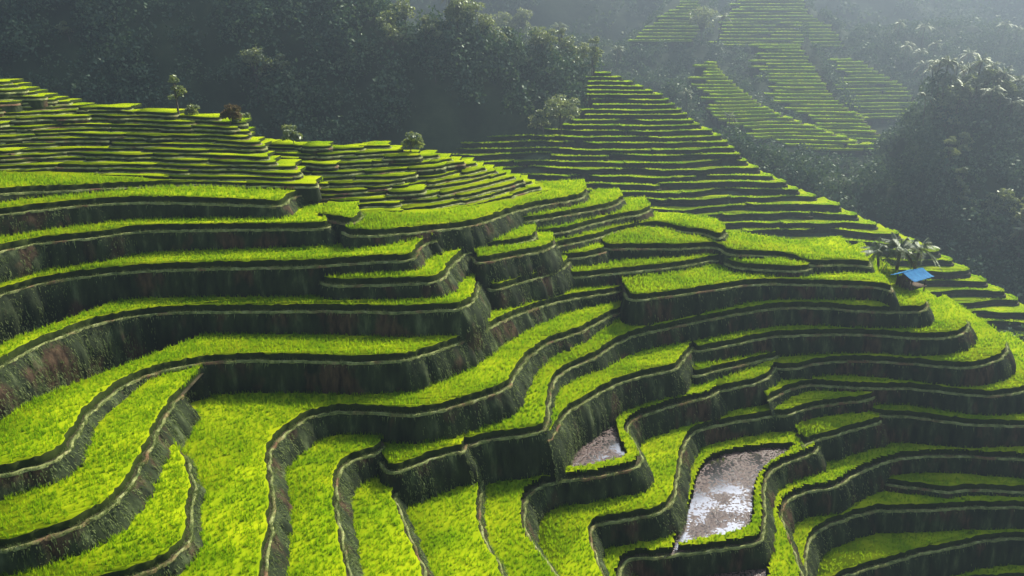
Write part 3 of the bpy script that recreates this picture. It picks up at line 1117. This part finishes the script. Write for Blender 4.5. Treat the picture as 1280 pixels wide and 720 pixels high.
# ------------------------------------------------------------------ terrain behind and below
def spur_fn(px, y0, z0, t, fall=.9):
    """sloping face facing the camera, clipped by a crest line, falling away behind it"""
    px = np.array(px, float)
    k = np.array([tandep(v) for v in px[:, 1]])
    y = (t * y0 - z0) / (t + k)
    z = z0 + t * (y - y0)
    x = y / (CT + (360 - px[:, 1]) / F * ST) * (px[:, 0] - 640) / F
    o = np.argsort(x)
    xs, ys = x[o], y[o]

    def f(X, Y):
        yr = np.interp(X, xs, ys)
        zf = z0 + t * (Y - y0)
        over = np.maximum(0, Y - yr)
        return zf - over * (t + fall)
    f.crest = (xs, ys)
    return f


fB = spur_fn([(-200, 60), (300, 75), (600, 82)] + [tuple(p) for p in ridB], 96.0, -96.0 * tandep(400) - .9, .5)
fC1 = spur_fn([(800, 140)] + [tuple(p) for p in ridC1] + [(1230, 225)], 185, -185 * tandep(190) - 1.2, .5, 1.2)
fC2 = spur_fn([(900, 130)] + [tuple(p) for p in ridC2] + [(1230, 235)], 197, -197 * tandep(190) - 1.2, .5, 1.2)
fC3 = spur_fn([(980, 100)] + [tuple(p) for p in ridC3] + [(1230, 200)], 212, -212 * tandep(190) - 1.2, .52, 1.2)
fD = spur_fn([(600, 30), (780, 60), (840, 0), (880, -12), (905, 20), (960, -30), (1060, 40), (1200, 30), (1500, 60)], 262, -262 * tandep(70) - 1.2, .55, .3)
TE = 1.3


def e_base(X):
    yb = np.where(X > -11, 127 + (X + 11) * .9, 127 + (X + 11) * .10)
    yb = np.clip(yb, 112, 156)
    return yb, -96.0 * tandep(400) - .9 + .5 * (yb - 96.0)


def e_plane(X, Y):
    yb, zb = e_base(X)
    return zb + TE * (Y - yb)


def e_crest():
    px = [(-400, -260), (-200, -230), (0, -200), (150, -165), (300, -120), (420, -50), (480, 26), (520, 42), (560, 48), (620, 62), (660, 74), (690, 84), (720, 90), (745, 97)]
    out = []
    for u, v in px:
        dx, dy, dz = (float(c) for c in ray(u, v))
        ys = np.arange(100, 330, .5)
        k = np.flatnonzero(e_plane(ys * dx / dy, ys) >= ys * dz / dy)
        y = ys[k[0]] if len(k) else 200.
        out.append((y * dx / dy, y))
    out += [(out[-1][0] + 4, out[-1][1] - 2), (out[-1][0] + 60, out[-1][1] - 40)]
    return np.array(out)


EC = e_crest()


def fE(X, Y):
    yr = np.interp(X, EC[:, 0], EC[:, 1])
    return e_plane(X, Y) - np.maximum(0, Y - yr) * (TE + 1.0) - np.maximum(0, X - EC[-2, 0]) * 2.0


F0 = (118.0, -118.0 * tandep(380), .95)
fF = spur_fn([(1120, 420), (1190, 330), (1212, 270), (1180, 220), (1160, 175), (1150, 150), (1165, 118), (1200, 108), (1290, 130), (1500, 60)], *F0, .9)
G0 = (128.0, -128.0 * tandep(345), .85)
fG = spur_fn([(700, 190), (860, 182), (960, 200), (1080, 222), (1200, 250), (1400, 300)], *G0, 1.0)
MM0 = (300.0, -300.0 * tandep(120), .8)
fM = spur_fn([(-900, -500), (3000, -500)], *MM0)


def lumps(X, Y, s):
    return h2(X / s, Y / s + 3) + .5 * h2(X / s * 2.3 + 5, Y / s * 2.1)


def ground(X, Y):
    z = np.full(np.shape(X), -62.0)
    zB = fB(X, Y)
    out = np.maximum(z, zB)
    for f, am in ((fC1, .0), (fC2, .0), (fC3, .0), (fD, .0), (fE, 1.3), (fF, 1.3), (fG, 1.3), (fM, 6)):
        v = f(X, Y)
        if am:
            v = v + am * lumps(X, Y, 9.0 if am < 3 else 34)
        out = np.maximum(out, v)
    return out


xs = np.concatenate([np.arange(-520, -150, 10), np.arange(-150, 180, 2.0), np.arange(180, 700, 10)])
ys = np.concatenate([np.arange(84, 300, 1.5), np.arange(300, 700, 6)])
X, Y = np.meshgrid(xs, ys)
Z = ground(X, Y)
ny, nx = X.shape
jj, kk = np.meshgrid(np.arange(ny - 1), np.arange(nx - 1), indexing='ij')
i0 = (jj * nx + kk).ravel()
me = mesh_np('hills', np.stack([X, Y, Z], -1).reshape(-1, 3), [np.stack([i0, i0 + 1, i0 + nx + 1, i0 + nx], 1)], M['hill'], True)
hills = add_obj('hills', me)
hills['kind'] = 'structure'

# the body of the near hill under its terraces
cell = 2.0
xs = np.arange(-90, 90, cell); ys = np.arange(6, 92, cell)
X, Y = np.meshgrid(xs, ys)
low = np.full(X.shape, -60.0)
for t in ALL:
    if t.get('far'):
        continue
    m = inside(np.stack([X.ravel(), Y.ravel()], 1), t['poly']).reshape(X.shape)
    zz = zfun(t, X, Y) - (1.2 if 'dz' in t else 3.0)
    low = np.where(m, np.maximum(low, zz), low)
ker = low.copy()
for dj in (-1, 0, 1):
    for dk in (-1, 0, 1):
        ker = np.minimum(ker, np.roll(np.roll(low, dj, 0), dk, 1))
low = np.minimum(low - .3, ker + 1.0)
ny, nx = X.shape
jj, kk = np.meshgrid(np.arange(ny - 1), np.arange(nx - 1), indexing='ij')
i0 = (jj * nx + kk).ravel()
me = mesh_np('ground', np.stack([X, Y, low], -1).reshape(-1, 3), [np.stack([i0, i0 + 1, i0 + nx + 1, i0 + nx], 1)], M['soil'], True)
g = add_obj('ground', me); g['kind'] = 'structure'
S = 3000
me = mesh_np('valley_floor', [(-S, -S, -62.5), (S, -S, -62.5), (S, S, -62.5), (-S, S, -62.5)], [np.array([[0, 1, 2, 3]])], M['hill'])
g = add_obj('terrain', me); g['kind'] = 'structure'

# ------------------------------------------------------------------ trees
def tube(acc, pts, r0, r1, sides=6):
    pts = np.asarray(pts, float)
    n = len(pts)
    tn = np.gradient(pts, axis=0)
    V = []
    for i in range(n):
        t = tn[i] / (np.linalg.norm(tn[i]) + 1e-9)
        a = np.cross(t, [0.3, 1, .2]); a /= np.linalg.norm(a)
        b = np.cross(t, a)
        r = r0 + (r1 - r0) * i / (n - 1)
        th = np.linspace(0, 2 * np.pi, sides, endpoint=False)
        V.append(pts[i] + r * (np.cos(th)[:, None] * a + np.sin(th)[:, None] * b))
    q = []
    for i in range(n - 1):
        for k in range(sides):
            q.append((i * sides + k, i * sides + (k + 1) % sides, (i + 1) * sides + (k + 1) % sides, (i + 1) * sides + k))
    acc.add(np.concatenate(V), None, q)


def leaf_quads(C, Nn, size, rng):
    """one small leaf spray (a quad) at every point C, roughly facing Nn"""
    n = len(C)
    r = rng.normal(size=(n, 3))
    nn = Nn + .9 * r
    nn /= np.linalg.norm(nn, axis=1)[:, None] + 1e-9
    a = np.cross(nn, rng.normal(size=(n, 3))); a /= np.linalg.norm(a, axis=1)[:, None] + 1e-9
    b = np.cross(nn, a)
    s = (size * rng.uniform(.5, 1.25, n))[:, None]
    return np.stack([C - a * s, C - b * s * .6 + nn * s * .15, C + a * s, C + b * s * .6 - nn * s * .1], 1).reshape(-1, 3)


def crown_pts(rng, clumps, per):
    P, D = [], []
    for c, r in clumps:
        v = rng.normal(size=(per, 3)); v /= np.linalg.norm(v, axis=1)[:, None]
        v[:, 2] = np.where(v[:, 2] < -.35, -v[:, 2], v[:, 2])
        rr = r * rng.uniform(.45, 1.08, (per, 1)) ** .6
        P.append(np.asarray(c) + v * rr * np.array([1, 1, .82]))
        D.append(v)
    return np.concatenate(P), np.concatenate(D)


def make_tree(seed, h, spread, nclump=9, per=95, slim=1.0):
    rng = np.random.default_rng(seed)
    tr = Acc()
    lean = rng.uniform(-.12, .12, 2) * h
    pts = [(0, 0, -.6), (lean[0] * .2, lean[1] * .2, h * .25), (lean[0] * .6, lean[1] * .6, h * .5), (lean[0], lean[1], h * .78)]
    tube(tr, pts, h * .030, h * .012)
    clumps = []
    for i in range(nclump):
        a = rng.uniform(0, 2 * np.pi); rr = spread * rng.uniform(.15, .75)
        c = np.array([lean[0] + math.cos(a) * rr, lean[1] + math.sin(a) * rr, h * rng.uniform(.42, .95)])
        if i == 0:
            c = np.array([lean[0], lean[1], h * .92])
        clumps.append((c, spread * rng.uniform(.26, .46)))
        tube(tr, [(lean[0] * .5, lean[1] * .5, h * rng.uniform(.3, .5)), c * .6 + np.array([lean[0], lean[1], h * .5]) * .4, c], h * .012, h * .004, 4)
    P, D = crown_pts(rng, clumps, per)
    ca = Acc()
    V = leaf_quads(P, D, .17 + .02 * spread, rng)
    ca.add(V, None, np.arange(len(V)).reshape(-1, 4))
    return tr.mesh('trunk', M['bark'], True), ca.mesh('crown', M['leaf'])


def make_palm(seed, h, L, nf=20):
    rng = np.random.default_rng(seed)
    tr = Acc()
    lx, ly = rng.uniform(-.1, .1, 2) * h
    tube(tr, [(0, 0, -.5), (lx * .3, ly * .3, h * .4), (lx, ly, h)], .13, .085, 7)
    fr, dry = Acc(), Acc()
    top = np.array([lx, ly, h])
    for i in range(nf):
        az = i * 2.399 + rng.uniform(-.3, .3)
        el = rng.uniform(-.55, 1.25)
        acc = dry if el < -.35 else fr
        ln = L * rng.uniform(.8, 1.1)
        ns = 9
        s = np.linspace(0, 1, ns)
        hd = np.array([math.cos(az), math.sin(az), 0])
        sd = np.array([-math.sin(az), math.cos(az), 0])
        droop = rng.uniform(.35, .8)
        rad_ = ln * (s * math.cos(el) * (1 - .15 * s))
        zz = ln * (s * math.sin(el) - droop * s ** 2)
        mid = top + hd * rad_[:, None] + np.array([0, 0, 1]) * zz[:, None]
        # midrib
        w = .035 * (1 - .8 * s)
        V = np.concatenate([mid - sd * w[:, None], mid + sd * w[:, None]])
        k = np.arange(ns - 1)
        acc.add(V, None, np.stack([k, k + 1, k + 1 + ns, k + ns], 1))
        # leaflets
        m = 17
        q = np.linspace(.12, .98, m)
        px = np.stack([np.interp(q, s, mid[:, c]) for c in range(3)], 1)
        ll = L * .26 * np.sin(np.clip(q * 1.05, 0, 1) * np.pi * .9 + .25)
        for sg in (-1, 1):
            tip = px + (sd * sg * .80 + hd * .5) * ll[:, None] + np.array([0, 0, -.42]) * ll[:, None] * rng.uniform(.6, 1.3, (m, 1))
            bw = .055
            b0, b1 = px - hd * bw, px + hd * bw
            acc.add(np.stack([b0, b1, tip], 1).reshape(-1, 3), np.arange(3 * m).reshape(-1, 3))
    return tr.mesh('trunk', M['bark'], True), fr.mesh('crown', M['palm']), (dry.mesh('dry_frond', M['dry']) if dry.n else None)


FRX, FRY = -90.0, 84.0
far_mask = np.zeros((250, 300), bool)
_gx = FRX + np.arange(300) + .5; _gy = FRY + np.arange(250) + .5
for t in ALL:
    if not t.get('far'):
        continue
    P = t['poly']
    i0, i1 = np.searchsorted(_gx, [P[:, 0].min() - 1, P[:, 0].max() + 1]); j0, j1 = np.searchsorted(_gy, [P[:, 1].min() - 1, P[:, 1].max() + 1])
    if i1 > i0 and j1 > j0:
        Xm, Ym = np.meshgrid(_gx[i0:i1], _gy[j0:j1])
        far_mask[j0:j1, i0:i1] |= inside(np.stack([Xm.ravel(), Ym.ravel()], 1), P).reshape(Xm.shape)
_m = far_mask.copy()
for dj in (-1, 0, 1):
    for dk in (-1, 0, 1):
        _m |= np.roll(np.roll(far_mask, dj, 0), dk, 1)
far_mask = _m


def terraced(X, Y):
    i = ((X - FRX)).astype(int); j = ((Y - FRY)).astype(int)
    ok = (i >= 0) & (i < 300) & (j >= 0) & (j < 250)
    out = np.zeros(len(X), bool)
    out[ok] = far_mask[j[ok], i[ok]]
    return out


def hit(u, v, y0=88, y1=420):
    """where the ray of a photo pixel meets the terrain"""
    dx, dy, dz = (float(c) for c in ray(u, v))
    ys = np.arange(y0, y1, .5)
    X = ys * dx / dy; Z = ys * dz / dy
    g = ground(X, ys)
    k = np.flatnonzero(g >= Z)
    if not len(k):
        return None
    i = k[0]
    return float(X[i]), float(ys[i]), float(g[i])


protos = {}
for key, args in dict(round=(21, 5.2, 2.7, 12, 90), tall=(22, 7.0, 2.4, 12, 90), broad=(23, 6.0, 3.4, 15, 90), slim=(24, 6.2, 1.5, 9, 70), small=(25, 3.6, 1.9, 8, 80), bush=(26, 2.0, 1.4, 8, 70)).items():
    protos[key] = ('tree',) + make_tree(*args)
for key, args in dict(palm1=(31, 4.8, 2.3), palm2=(32, 6.0, 2.5), palm3=(33, 4.0, 2.1), palmS=(34, 1.7, 1.75, 24)).items():
    protos[key] = ('palm',) + make_palm(*args)
leafmat = {}


def plant(kind, loc, s, rz, label, group=None, name=None, cat=None, crown_mat=None):
    p = protos[kind]
    nm = name or ('palm_tree' if p[0] == 'palm' else 'tree')
    r = empty(nm, label, cat or ('palm tree' if p[0] == 'palm' else 'tree'), group, loc)
    r.scale = (s, s, s)
    r.rotation_euler = (0, 0, rz)
    add_obj('trunk', p[1], r)
    c = add_obj('crown', p[2], r)
    if crown_mat:
        me = p[2].copy(); me.materials.clear(); me.materials.append(crown_mat); c.data = me
    if p[0] == 'palm' and p[3] is not None:
        add_obj('dry_frond', p[3], r)
    return r


rt = random.Random(3)


def plant_at(kind, u, vtop, size_px, label, group=None, vb=None, y0=88, **kw):
    """size_px: height of the whole plant in photo pixels; it stands where its foot meets the terrain"""
    vb = vb if vb is not None else vtop + size_px
    h = hit(u, vb, y0)
    tries = 0
    while h is None and tries < 12:
        vb += 4; h = hit(u, vb, y0); tries += 1
    if h is None:
        return None
    d = math.sqrt(h[0] ** 2 + h[1] ** 2 + h[2] ** 2)
    H = {'round': 5.2, 'tall': 7.0, 'broad': 6.3, 'slim': 6.2, 'small': 3.7, 'bush': 2.1, 'palm1': 5.8, 'palm2': 7.1, 'palm3': 4.9, 'palmS': 3.0}[kind]
    s = max(vb - vtop, 6) * d / F / H
    return plant(kind, h, s, rt.uniform(0, 6.28), label, group, **kw)


# trees with lit crowns along the dark ridge
gr = 'lit trees along the dark ridge'
lab = 'one of the dense rim lit trees crowding the dark ridge'
for k, (kd, u, v, s) in enumerate([
        ('tall', 500, -22, 46), ('round', 492, 22, 40), ('round', 508, 10, 36), ('slim', 533, 28, 42), ('round', 545, 34, 36),
        ('broad', 588, 10, 40), ('round', 602, 28, 34), ('tall', 574, 8, 48), ('broad', 630, 22, 40), ('round', 650, 26, 34), ('round', 664, 40, 32),
        ('broad', 678, 40, 38), ('small', 640, 40, 26), ('slim', 700, 40, 42), ('round', 712, 52, 32), ('round', 728, 60, 28), ('small', 690, 60, 24), ('tall', 655, 18, 44),
        ('slim', 742, 50, 46), ('round', 620, 40, 30), ('small', 722, 78, 22), ('round', 562, 22, 36), ('slim', 740, 66, 32), ('small', 705, 68, 24)]):
    plant_at(kd, u, v, s, lab, gr, y0=100)
gp = 'palms scattered through the ridge trees'
for kd, u, v, s in [('palm2', 562, -8, 44), ('palm2', 545, 72, 34), ('palm1', 698, 30, 42), ('palm1', 670, 52, 34), ('palm3', 612, 22, 36)]:
    plant_at(kd, u, v, s, 'one of the pale palms standing among the dark ridge trees', gp, y0=100)
for kd, u, v, s, lb in [
        ('palm1', 770, 58, 34, 'pale palm just beyond the tip of the second terraced spur'),
        ('palm1', 858, 112, 30, 'lone palm at the edge of the second terraced spur'),
        ('palm3', 910, 142, 28, 'lone palm lower down beside the second terraced spur crest'),
        ('broad', 702, 124, 50, 'big rounded tree with a lit right rim on the dark slope'),
        ('small', 680, 140, 34, 'small pale tree touching the big rounded tree'),
        ('tall', 322, 74, 58, 'tall tree with a bright tufted crown in the middle of the dark forest'),
        ('small', 359, 73, 30, 'small pale crown beside the tall tufted tree in the forest'),
        ('small', 88, 33, 20, 'tiny pale crown alone high in the dark forest at the upper left'),
        ('broad', 876, 16, 40, 'dark leafy tree at the head of the hazy spur under the light'),
        ('palm1', 897, 20, 36, 'hazy palm beside the dark leafy tree at the top'),
        ('round', 1250, 250, 36, 'pale tree at the right edge above the bright nose terraces'),
        ('round', 1272, 262, 42, 'rounded tree clipped by the right edge of the picture'),
        ('palm3', 1270, 288, 44, 'palm with a brown trunk at the right edge of the picture'),
        ('palm3', 1238, 300, 26, 'faint palm low on the dark slope at the right'),
        ('slim', 1195, 218, 40, 'thin lit tree at the foot of the trailing line of trees'),
        ('slim', 1180, 178, 44, 'bushy lit tree hanging over the last hazy terraces'),
        ('small', 1172, 162, 34, 'small lit tree just below the palm grove'),
        ('small', 1188, 196, 30, 'small lit tree halfway down the trailing line of trees'),
        ('small', 1204, 244, 26, 'lowest small lit tree of the trailing line')]:
    plant_at(kd, u, v, s, lb, None, y0=92 if u > 1220 else 100)
gp = 'palms of the dense hazy grove'
grove = [(1150, 88), (1163, 92), (1178, 86), (1192, 92), (1205, 76), (1218, 88), (1232, 92), (1247, 104), (1262, 112), (1278, 108), (1170, 112), (1186, 108), (1198, 116), (1215, 118), (1160, 120),
         (1228, 122), (1244, 132), (1258, 136), (1152, 134), (1172, 138), (1190, 134), (1274, 138), (1205, 96), (1236, 108)]
for k, (u, v) in enumerate(grove):
    plant_at(rt.choice(['palm1', 'palm2', 'palm3']), u, v - 8, 30 + rt.uniform(0, 12), 'one of the hazy palms packed in the grove on the right', gp, y0=100)
gp = 'round trees inside the palm grove'
for u, v in [(1210, 108), (1196, 120), (1246, 118), (1225, 104), (1180, 124), (1262, 126)]:
    plant_at(rt.choice(['round', 'tall']), u, v - 6, 34, 'dark round crown among the palms of the grove', gp, y0=100)
gp = 'faint palms on the hazy hill above the grove'
for u, v in [(1120, 36), (1135, 62), (1150, 40), (1164, 62), (1147, 70), (1128, 64), (1268, 44), (1250, 38)]:
    plant_at(rt.choice(['palm1', 'palm2']), u, v - 6, 24 + rt.uniform(0, 6), 'faint palm on the hazy hill above the grove', gp, y0=100)


# shrubs on the crest of the near hill (they stand on its terraces)
def on_near(u, v, dy=0.):
    best = None
    for t in ALL:
        if t.get('far'):
            continue
        x, y = on_plane(u, v, t['a'], t['b'], t.get('c', 0.0))
        q = np.array([[float(x), float(y)]])
        if y > 5 and inside(q, t['poly'])[0]:
            d = float(y)
            if best is None or d < best[1]:
                best = (float(x), d, float(zfun(t, x, y)))
    return best


for kd, u, v, s, lb, cm in [
        ('slim', 222, 103, 44, 'tall thin pale tree on the crest of the near hill', None),
        ('bush', 238, 134, 16, 'small bush at the foot of the tall thin tree', None),
        ('bush', 287, 137, 24, 'reddish brown bush on the crest of the near hill', 'dry'),
        ('bush', 300, 146, 18, 'green shrub beside the reddish brown bush', None),
        ('bush', 367, 162, 24, 'green bush on the crest between the two terrace fields', None),
        ('bush', 513, 170, 28, 'dark round bush at the crest above the small broken terraces', None)]:
    vb = v + s
    p = on_near(u, vb)
    k = 0
    while p is None and k < 10:
        vb += 1.5; k += 1
        p = on_near(u, vb)
    if p is None:
        print('no place', lb); continue
    d = math.sqrt(sum(c * c for c in p))
    H = {'slim': 6.2, 'bush': 2.1}[kd]
    plant(kd, (p[0], p[1] + .3, p[2]), s * 1.05 * d / F / H, rt.uniform(0, 6), lb, None, 'bush' if kd == 'bush' else 'tree', 'bush' if kd == 'bush' else 'tree', M['dry'] if cm else None)


# the forest mass in the shade
def forest(name, label, boxes, n, size, per, leaf, test):
    rng = np.random.default_rng(len(name) + n)
    acc = Acc()
    X = rng.uniform(boxes[0], boxes[1], n); Y = rng.uniform(boxes[2], boxes[3], n)
    gx_ = np.abs(ground(X + .5, Y) - ground(X - .5, Y)) + np.abs(ground(X, Y + .5) - ground(X, Y - .5))
    st = gx_ > 1.6                       # steep ground needs more plants per square metre of plan
    X = np.concatenate([X] + [X[st] + rng.normal(0, 1.2, st.sum()) for _ in range(3)]); Y = np.concatenate([Y] + [Y[st] + rng.normal(0, 1.2, st.sum()) for _ in range(3)])
    g = ground(X, Y)
    ok = test(X, Y, g)
    uu, vv = project(np.column_stack([X, Y, g]))
    ok &= (uu > -180) & (uu < 1500) & (vv > -160) & (vv < 470)
    ok = ok & (np.arange(len(X)) < 40000)
    X, Y, g = X[ok], Y[ok], g[ok]
    P, D, S = [], [], []
    for x, y, z in zip(X, Y, g):
        r = size * rng.uniform(.5, 1.25)
        hh = r * rng.uniform(.9, 1.6)
        m = int(per * (r / size) ** 1.3) + 6
        v = rng.normal(size=(m, 3)); v /= np.linalg.norm(v, axis=1)[:, None]
        v[:, 2] = np.abs(v[:, 2]) * 1.1 - .25
        lump = 1 + .28 * np.sin(v[:, 0] * 5 + x) * np.cos(v[:, 1] * 5 + y)
        P.append(np.array([x, y, z + r * .35]) + v * np.array([r, r, hh]) * (lump * rng.uniform(.75, 1.05, m))[:, None])
        D.append(v); S.append(np.full(m, leaf * (r / size) ** .4))
    P, D, S = np.concatenate(P), np.concatenate(D), np.concatenate(S)
    V = leaf_quads(P, D, S, rng)
    acc.add(V, None, np.arange(len(V)).reshape(-1, 4))
    o = add_obj(name, acc.mesh(name, M['darkleaf']))
    o['kind'] = 'stuff'; o['label'] = label; o['category'] = 'forest'
    print(name, len(X), 'crowns', len(P), 'leaves')


def of(*fns):
    return lambda X, Y, g: np.any([np.abs(g - f(X, Y)) < 2.7 for f in fns], axis=0) & ~terraced(X, Y)


forest('forest', 'dense dark forest covering the shaded slope behind the near hill', (-230, 60, 95, 200), 4600, 2.9, 130, .33, of(fE))
forest('valley_forest', 'dark forest filling the slope and valley under the palm grove', (-60, 170, 86, 200), 7000, 2.6, 95, .34,
       lambda X, Y, g: of(fF, fG, fB)(X, Y, g) & (np.abs(g - fE(X, Y)) > 2.7))
forest('scrub_forest', 'low hazy scrub between the distant terraced spurs', (0, 220, 175, 330), 6000, 2.0, 44, .42, of(fC1, fC2, fC3, fD))
forest('far_forest', 'faint forest on the hazy mountain at the very back', (-420, 560, 190, 560), 6000, 4.6, 46, .8,
       lambda X, Y, g: np.all([np.abs(g - f(X, Y)) > 2.0 for f in (fC1, fC2, fC3, fD, fE, fF, fG, fB)], axis=0))

# ------------------------------------------------------------------ field hut and its palms
F2 = BY['F2']
hx, hy = (float(c) for c in on_plane(1137, 362, F2['a'], F2['b'], F2['c']))
hz_ = zfun(F2, hx, hy)
hut = empty('field_hut', 'small field hut with a bright blue tarpaulin roof beside three palms', 'hut', None, (hx, hy, hz_))
hut.rotation_euler = (0, 0, rad(32))
hut.scale = (.86, .86, .86)


def box(acc, c, s, tilt=0.0):
    c = np.array(c, float); s = np.array(s, float) / 2
    v = np.array([(x, y, z) for z in (-1, 1) for y in (-1, 1) for x in (-1, 1)]) * s
    if tilt:
        ct, st_ = math.cos(tilt), math.sin(tilt)
        v = np.stack([v[:, 0], v[:, 1] * ct - v[:, 2] * st_, v[:, 1] * st_ + v[:, 2] * ct], 1)
    acc.add(v + c, None, [(0, 2, 3, 1), (4, 5, 7, 6), (0, 1, 5, 4), (2, 6, 7, 3), (0, 4, 6, 2), (1, 3, 7, 5)])


for sx in (-1.25, 1.25):
    for sy in (-.8, .8):
        a_ = Acc(); box(a_, (sx, sy, .75), (.10, .10, 1.9)); add_obj('post', a_.mesh('post', M['wood']), hut)
a_ = Acc(); box(a_, (0, 0, .45), (2.8, 1.9, .10)); add_obj('floor_platform', a_.mesh('floor_platform', M['wood']), hut)
a_ = Acc(); box(a_, (0, .82, .95), (2.5, .05, .9)); box(a_, (-1.22, .1, .85), (.05, 1.4, .7)); add_obj('wall_panel', a_.mesh('wall_panel', M['wood']), hut)
a_ = Acc()
for sg in (-1, 1):      # two sagging roof sheets
    n1, n2 = 14, 6
    V = []
    for i in range(n1 + 1):
        for j in range(n2 + 1):
            x = -1.75 + 3.5 * i / n1
            q = j / n2
            y = sg * q * 1.35
            z = 2.15 - .62 * q - .06 * math.sin(q * math.pi) + .035 * math.sin(i * 2.2) * (1 - q * .3) + (.03 if sg > 0 else 0)
            V.append((x, y, z))
    V = np.array(V)
    q4 = [(i * (n2 + 1) + j, (i + 1) * (n2 + 1) + j, (i + 1) * (n2 + 1) + j + 1, i * (n2 + 1) + j + 1) for i in range(n1) for j in range(n2)]
    a_.add(V, None, q4)
    a_.add(V - np.array([0, 0, .04]), None, [t_[::-1] for t_ in q4])
add_obj('roof', a_.mesh('roof', M['roof'], True), hut)
for (du, dvv, s, rz, lb) in [(1098, 353, 1.0, .3, 'leftmost of the three spiky palms behind the blue roofed hut'),
                             (1121, 352, 1.18, 1.9, 'middle and tallest of the three spiky palms behind the blue roofed hut'),
                             (1143, 350, 1.05, 4.0, 'rightmost of the three spiky palms behind the blue roofed hut')]:
    x, y = (float(c) for c in on_plane(du, dvv, F2['a'], F2['b'], F2['c']))
    y += 2.4
    plant('palmS', (x * 1.03, y, zfun(F2, x, y) - .1), s * 1.25, rz, lb)

# ------------------------------------------------------------------ air
hm = bpy.data.materials.new('haze')
hm.use_nodes = True
nt = hm.node_tree
for nd in list(nt.nodes):
    nt.nodes.remove(nd)
ho = nt.nodes.new('ShaderNodeOutputMaterial')
pv = nt.nodes.new('ShaderNodeVolumePrincipled')
pv.inputs['Color'].default_value = (.64, .80, 1.0, 1)
pv.inputs['Density'].default_value = 0.0018
pv.inputs['Anisotropy'].default_value = .65
nt.links.new(pv.outputs[0], ho.inputs['Volume'])
x0, x1, y0, y1, z0, z1 = -900, 1100, -80, 900, -64, 330
me = mesh_np('haze', [(x, y, z) for z in (z0, z1) for y in (y0, y1) for x in (x0, x1)],
             [np.array([[0, 2, 3, 1], [4, 5, 7, 6], [0, 1, 5, 4], [2, 6, 7, 3], [0, 4, 6, 2], [1, 3, 7, 5]])], hm)
hz = add_obj('haze', me); hz['kind'] = 'stuff'

# ------------------------------------------------------------------ light
w = bpy.data.worlds.new('World')
SC.world = w
w.use_nodes = True
nt = w.node_tree
bg = nt.nodes['Background']
sky = nt.nodes.new('ShaderNodeTexSky')
sky.sky_type = 'NISHITA'
sky.sun_disc = False
sky.sun_elevation = SUN_EL
sky.sun_rotation = SUN_AZ
nt.links.new(sky.outputs[0], bg.inputs[0])
bg.inputs[1].default_value = 0.05
sl = bpy.data.lights.new('sun', 'SUN')
sl.energy = 5.0
sl.angle = rad(.5)
sl.color = (1.0, .94, .82)
so = bpy.data.objects.new('sun', sl)
COL.objects.link(so)
dirv = Vector((math.sin(SUN_AZ) * math.cos(SUN_EL), math.cos(SUN_AZ) * math.cos(SUN_EL), math.sin(SUN_EL)))
so.rotation_euler = dirv.to_track_quat('Z', 'Y').to_euler()
so.location = dirv * 400
SC.view_settings.view_transform = 'Standard'
SC.view_settings.look = 'None'
SC.view_settings.exposure = 1.34
SC.view_settings.gamma = 1
SC.render.engine = 'CYCLES'
SC.cycles.max_bounces = 6
SC.cycles.transparent_max_bounces = 4
SC.cycles.use_denoising = True
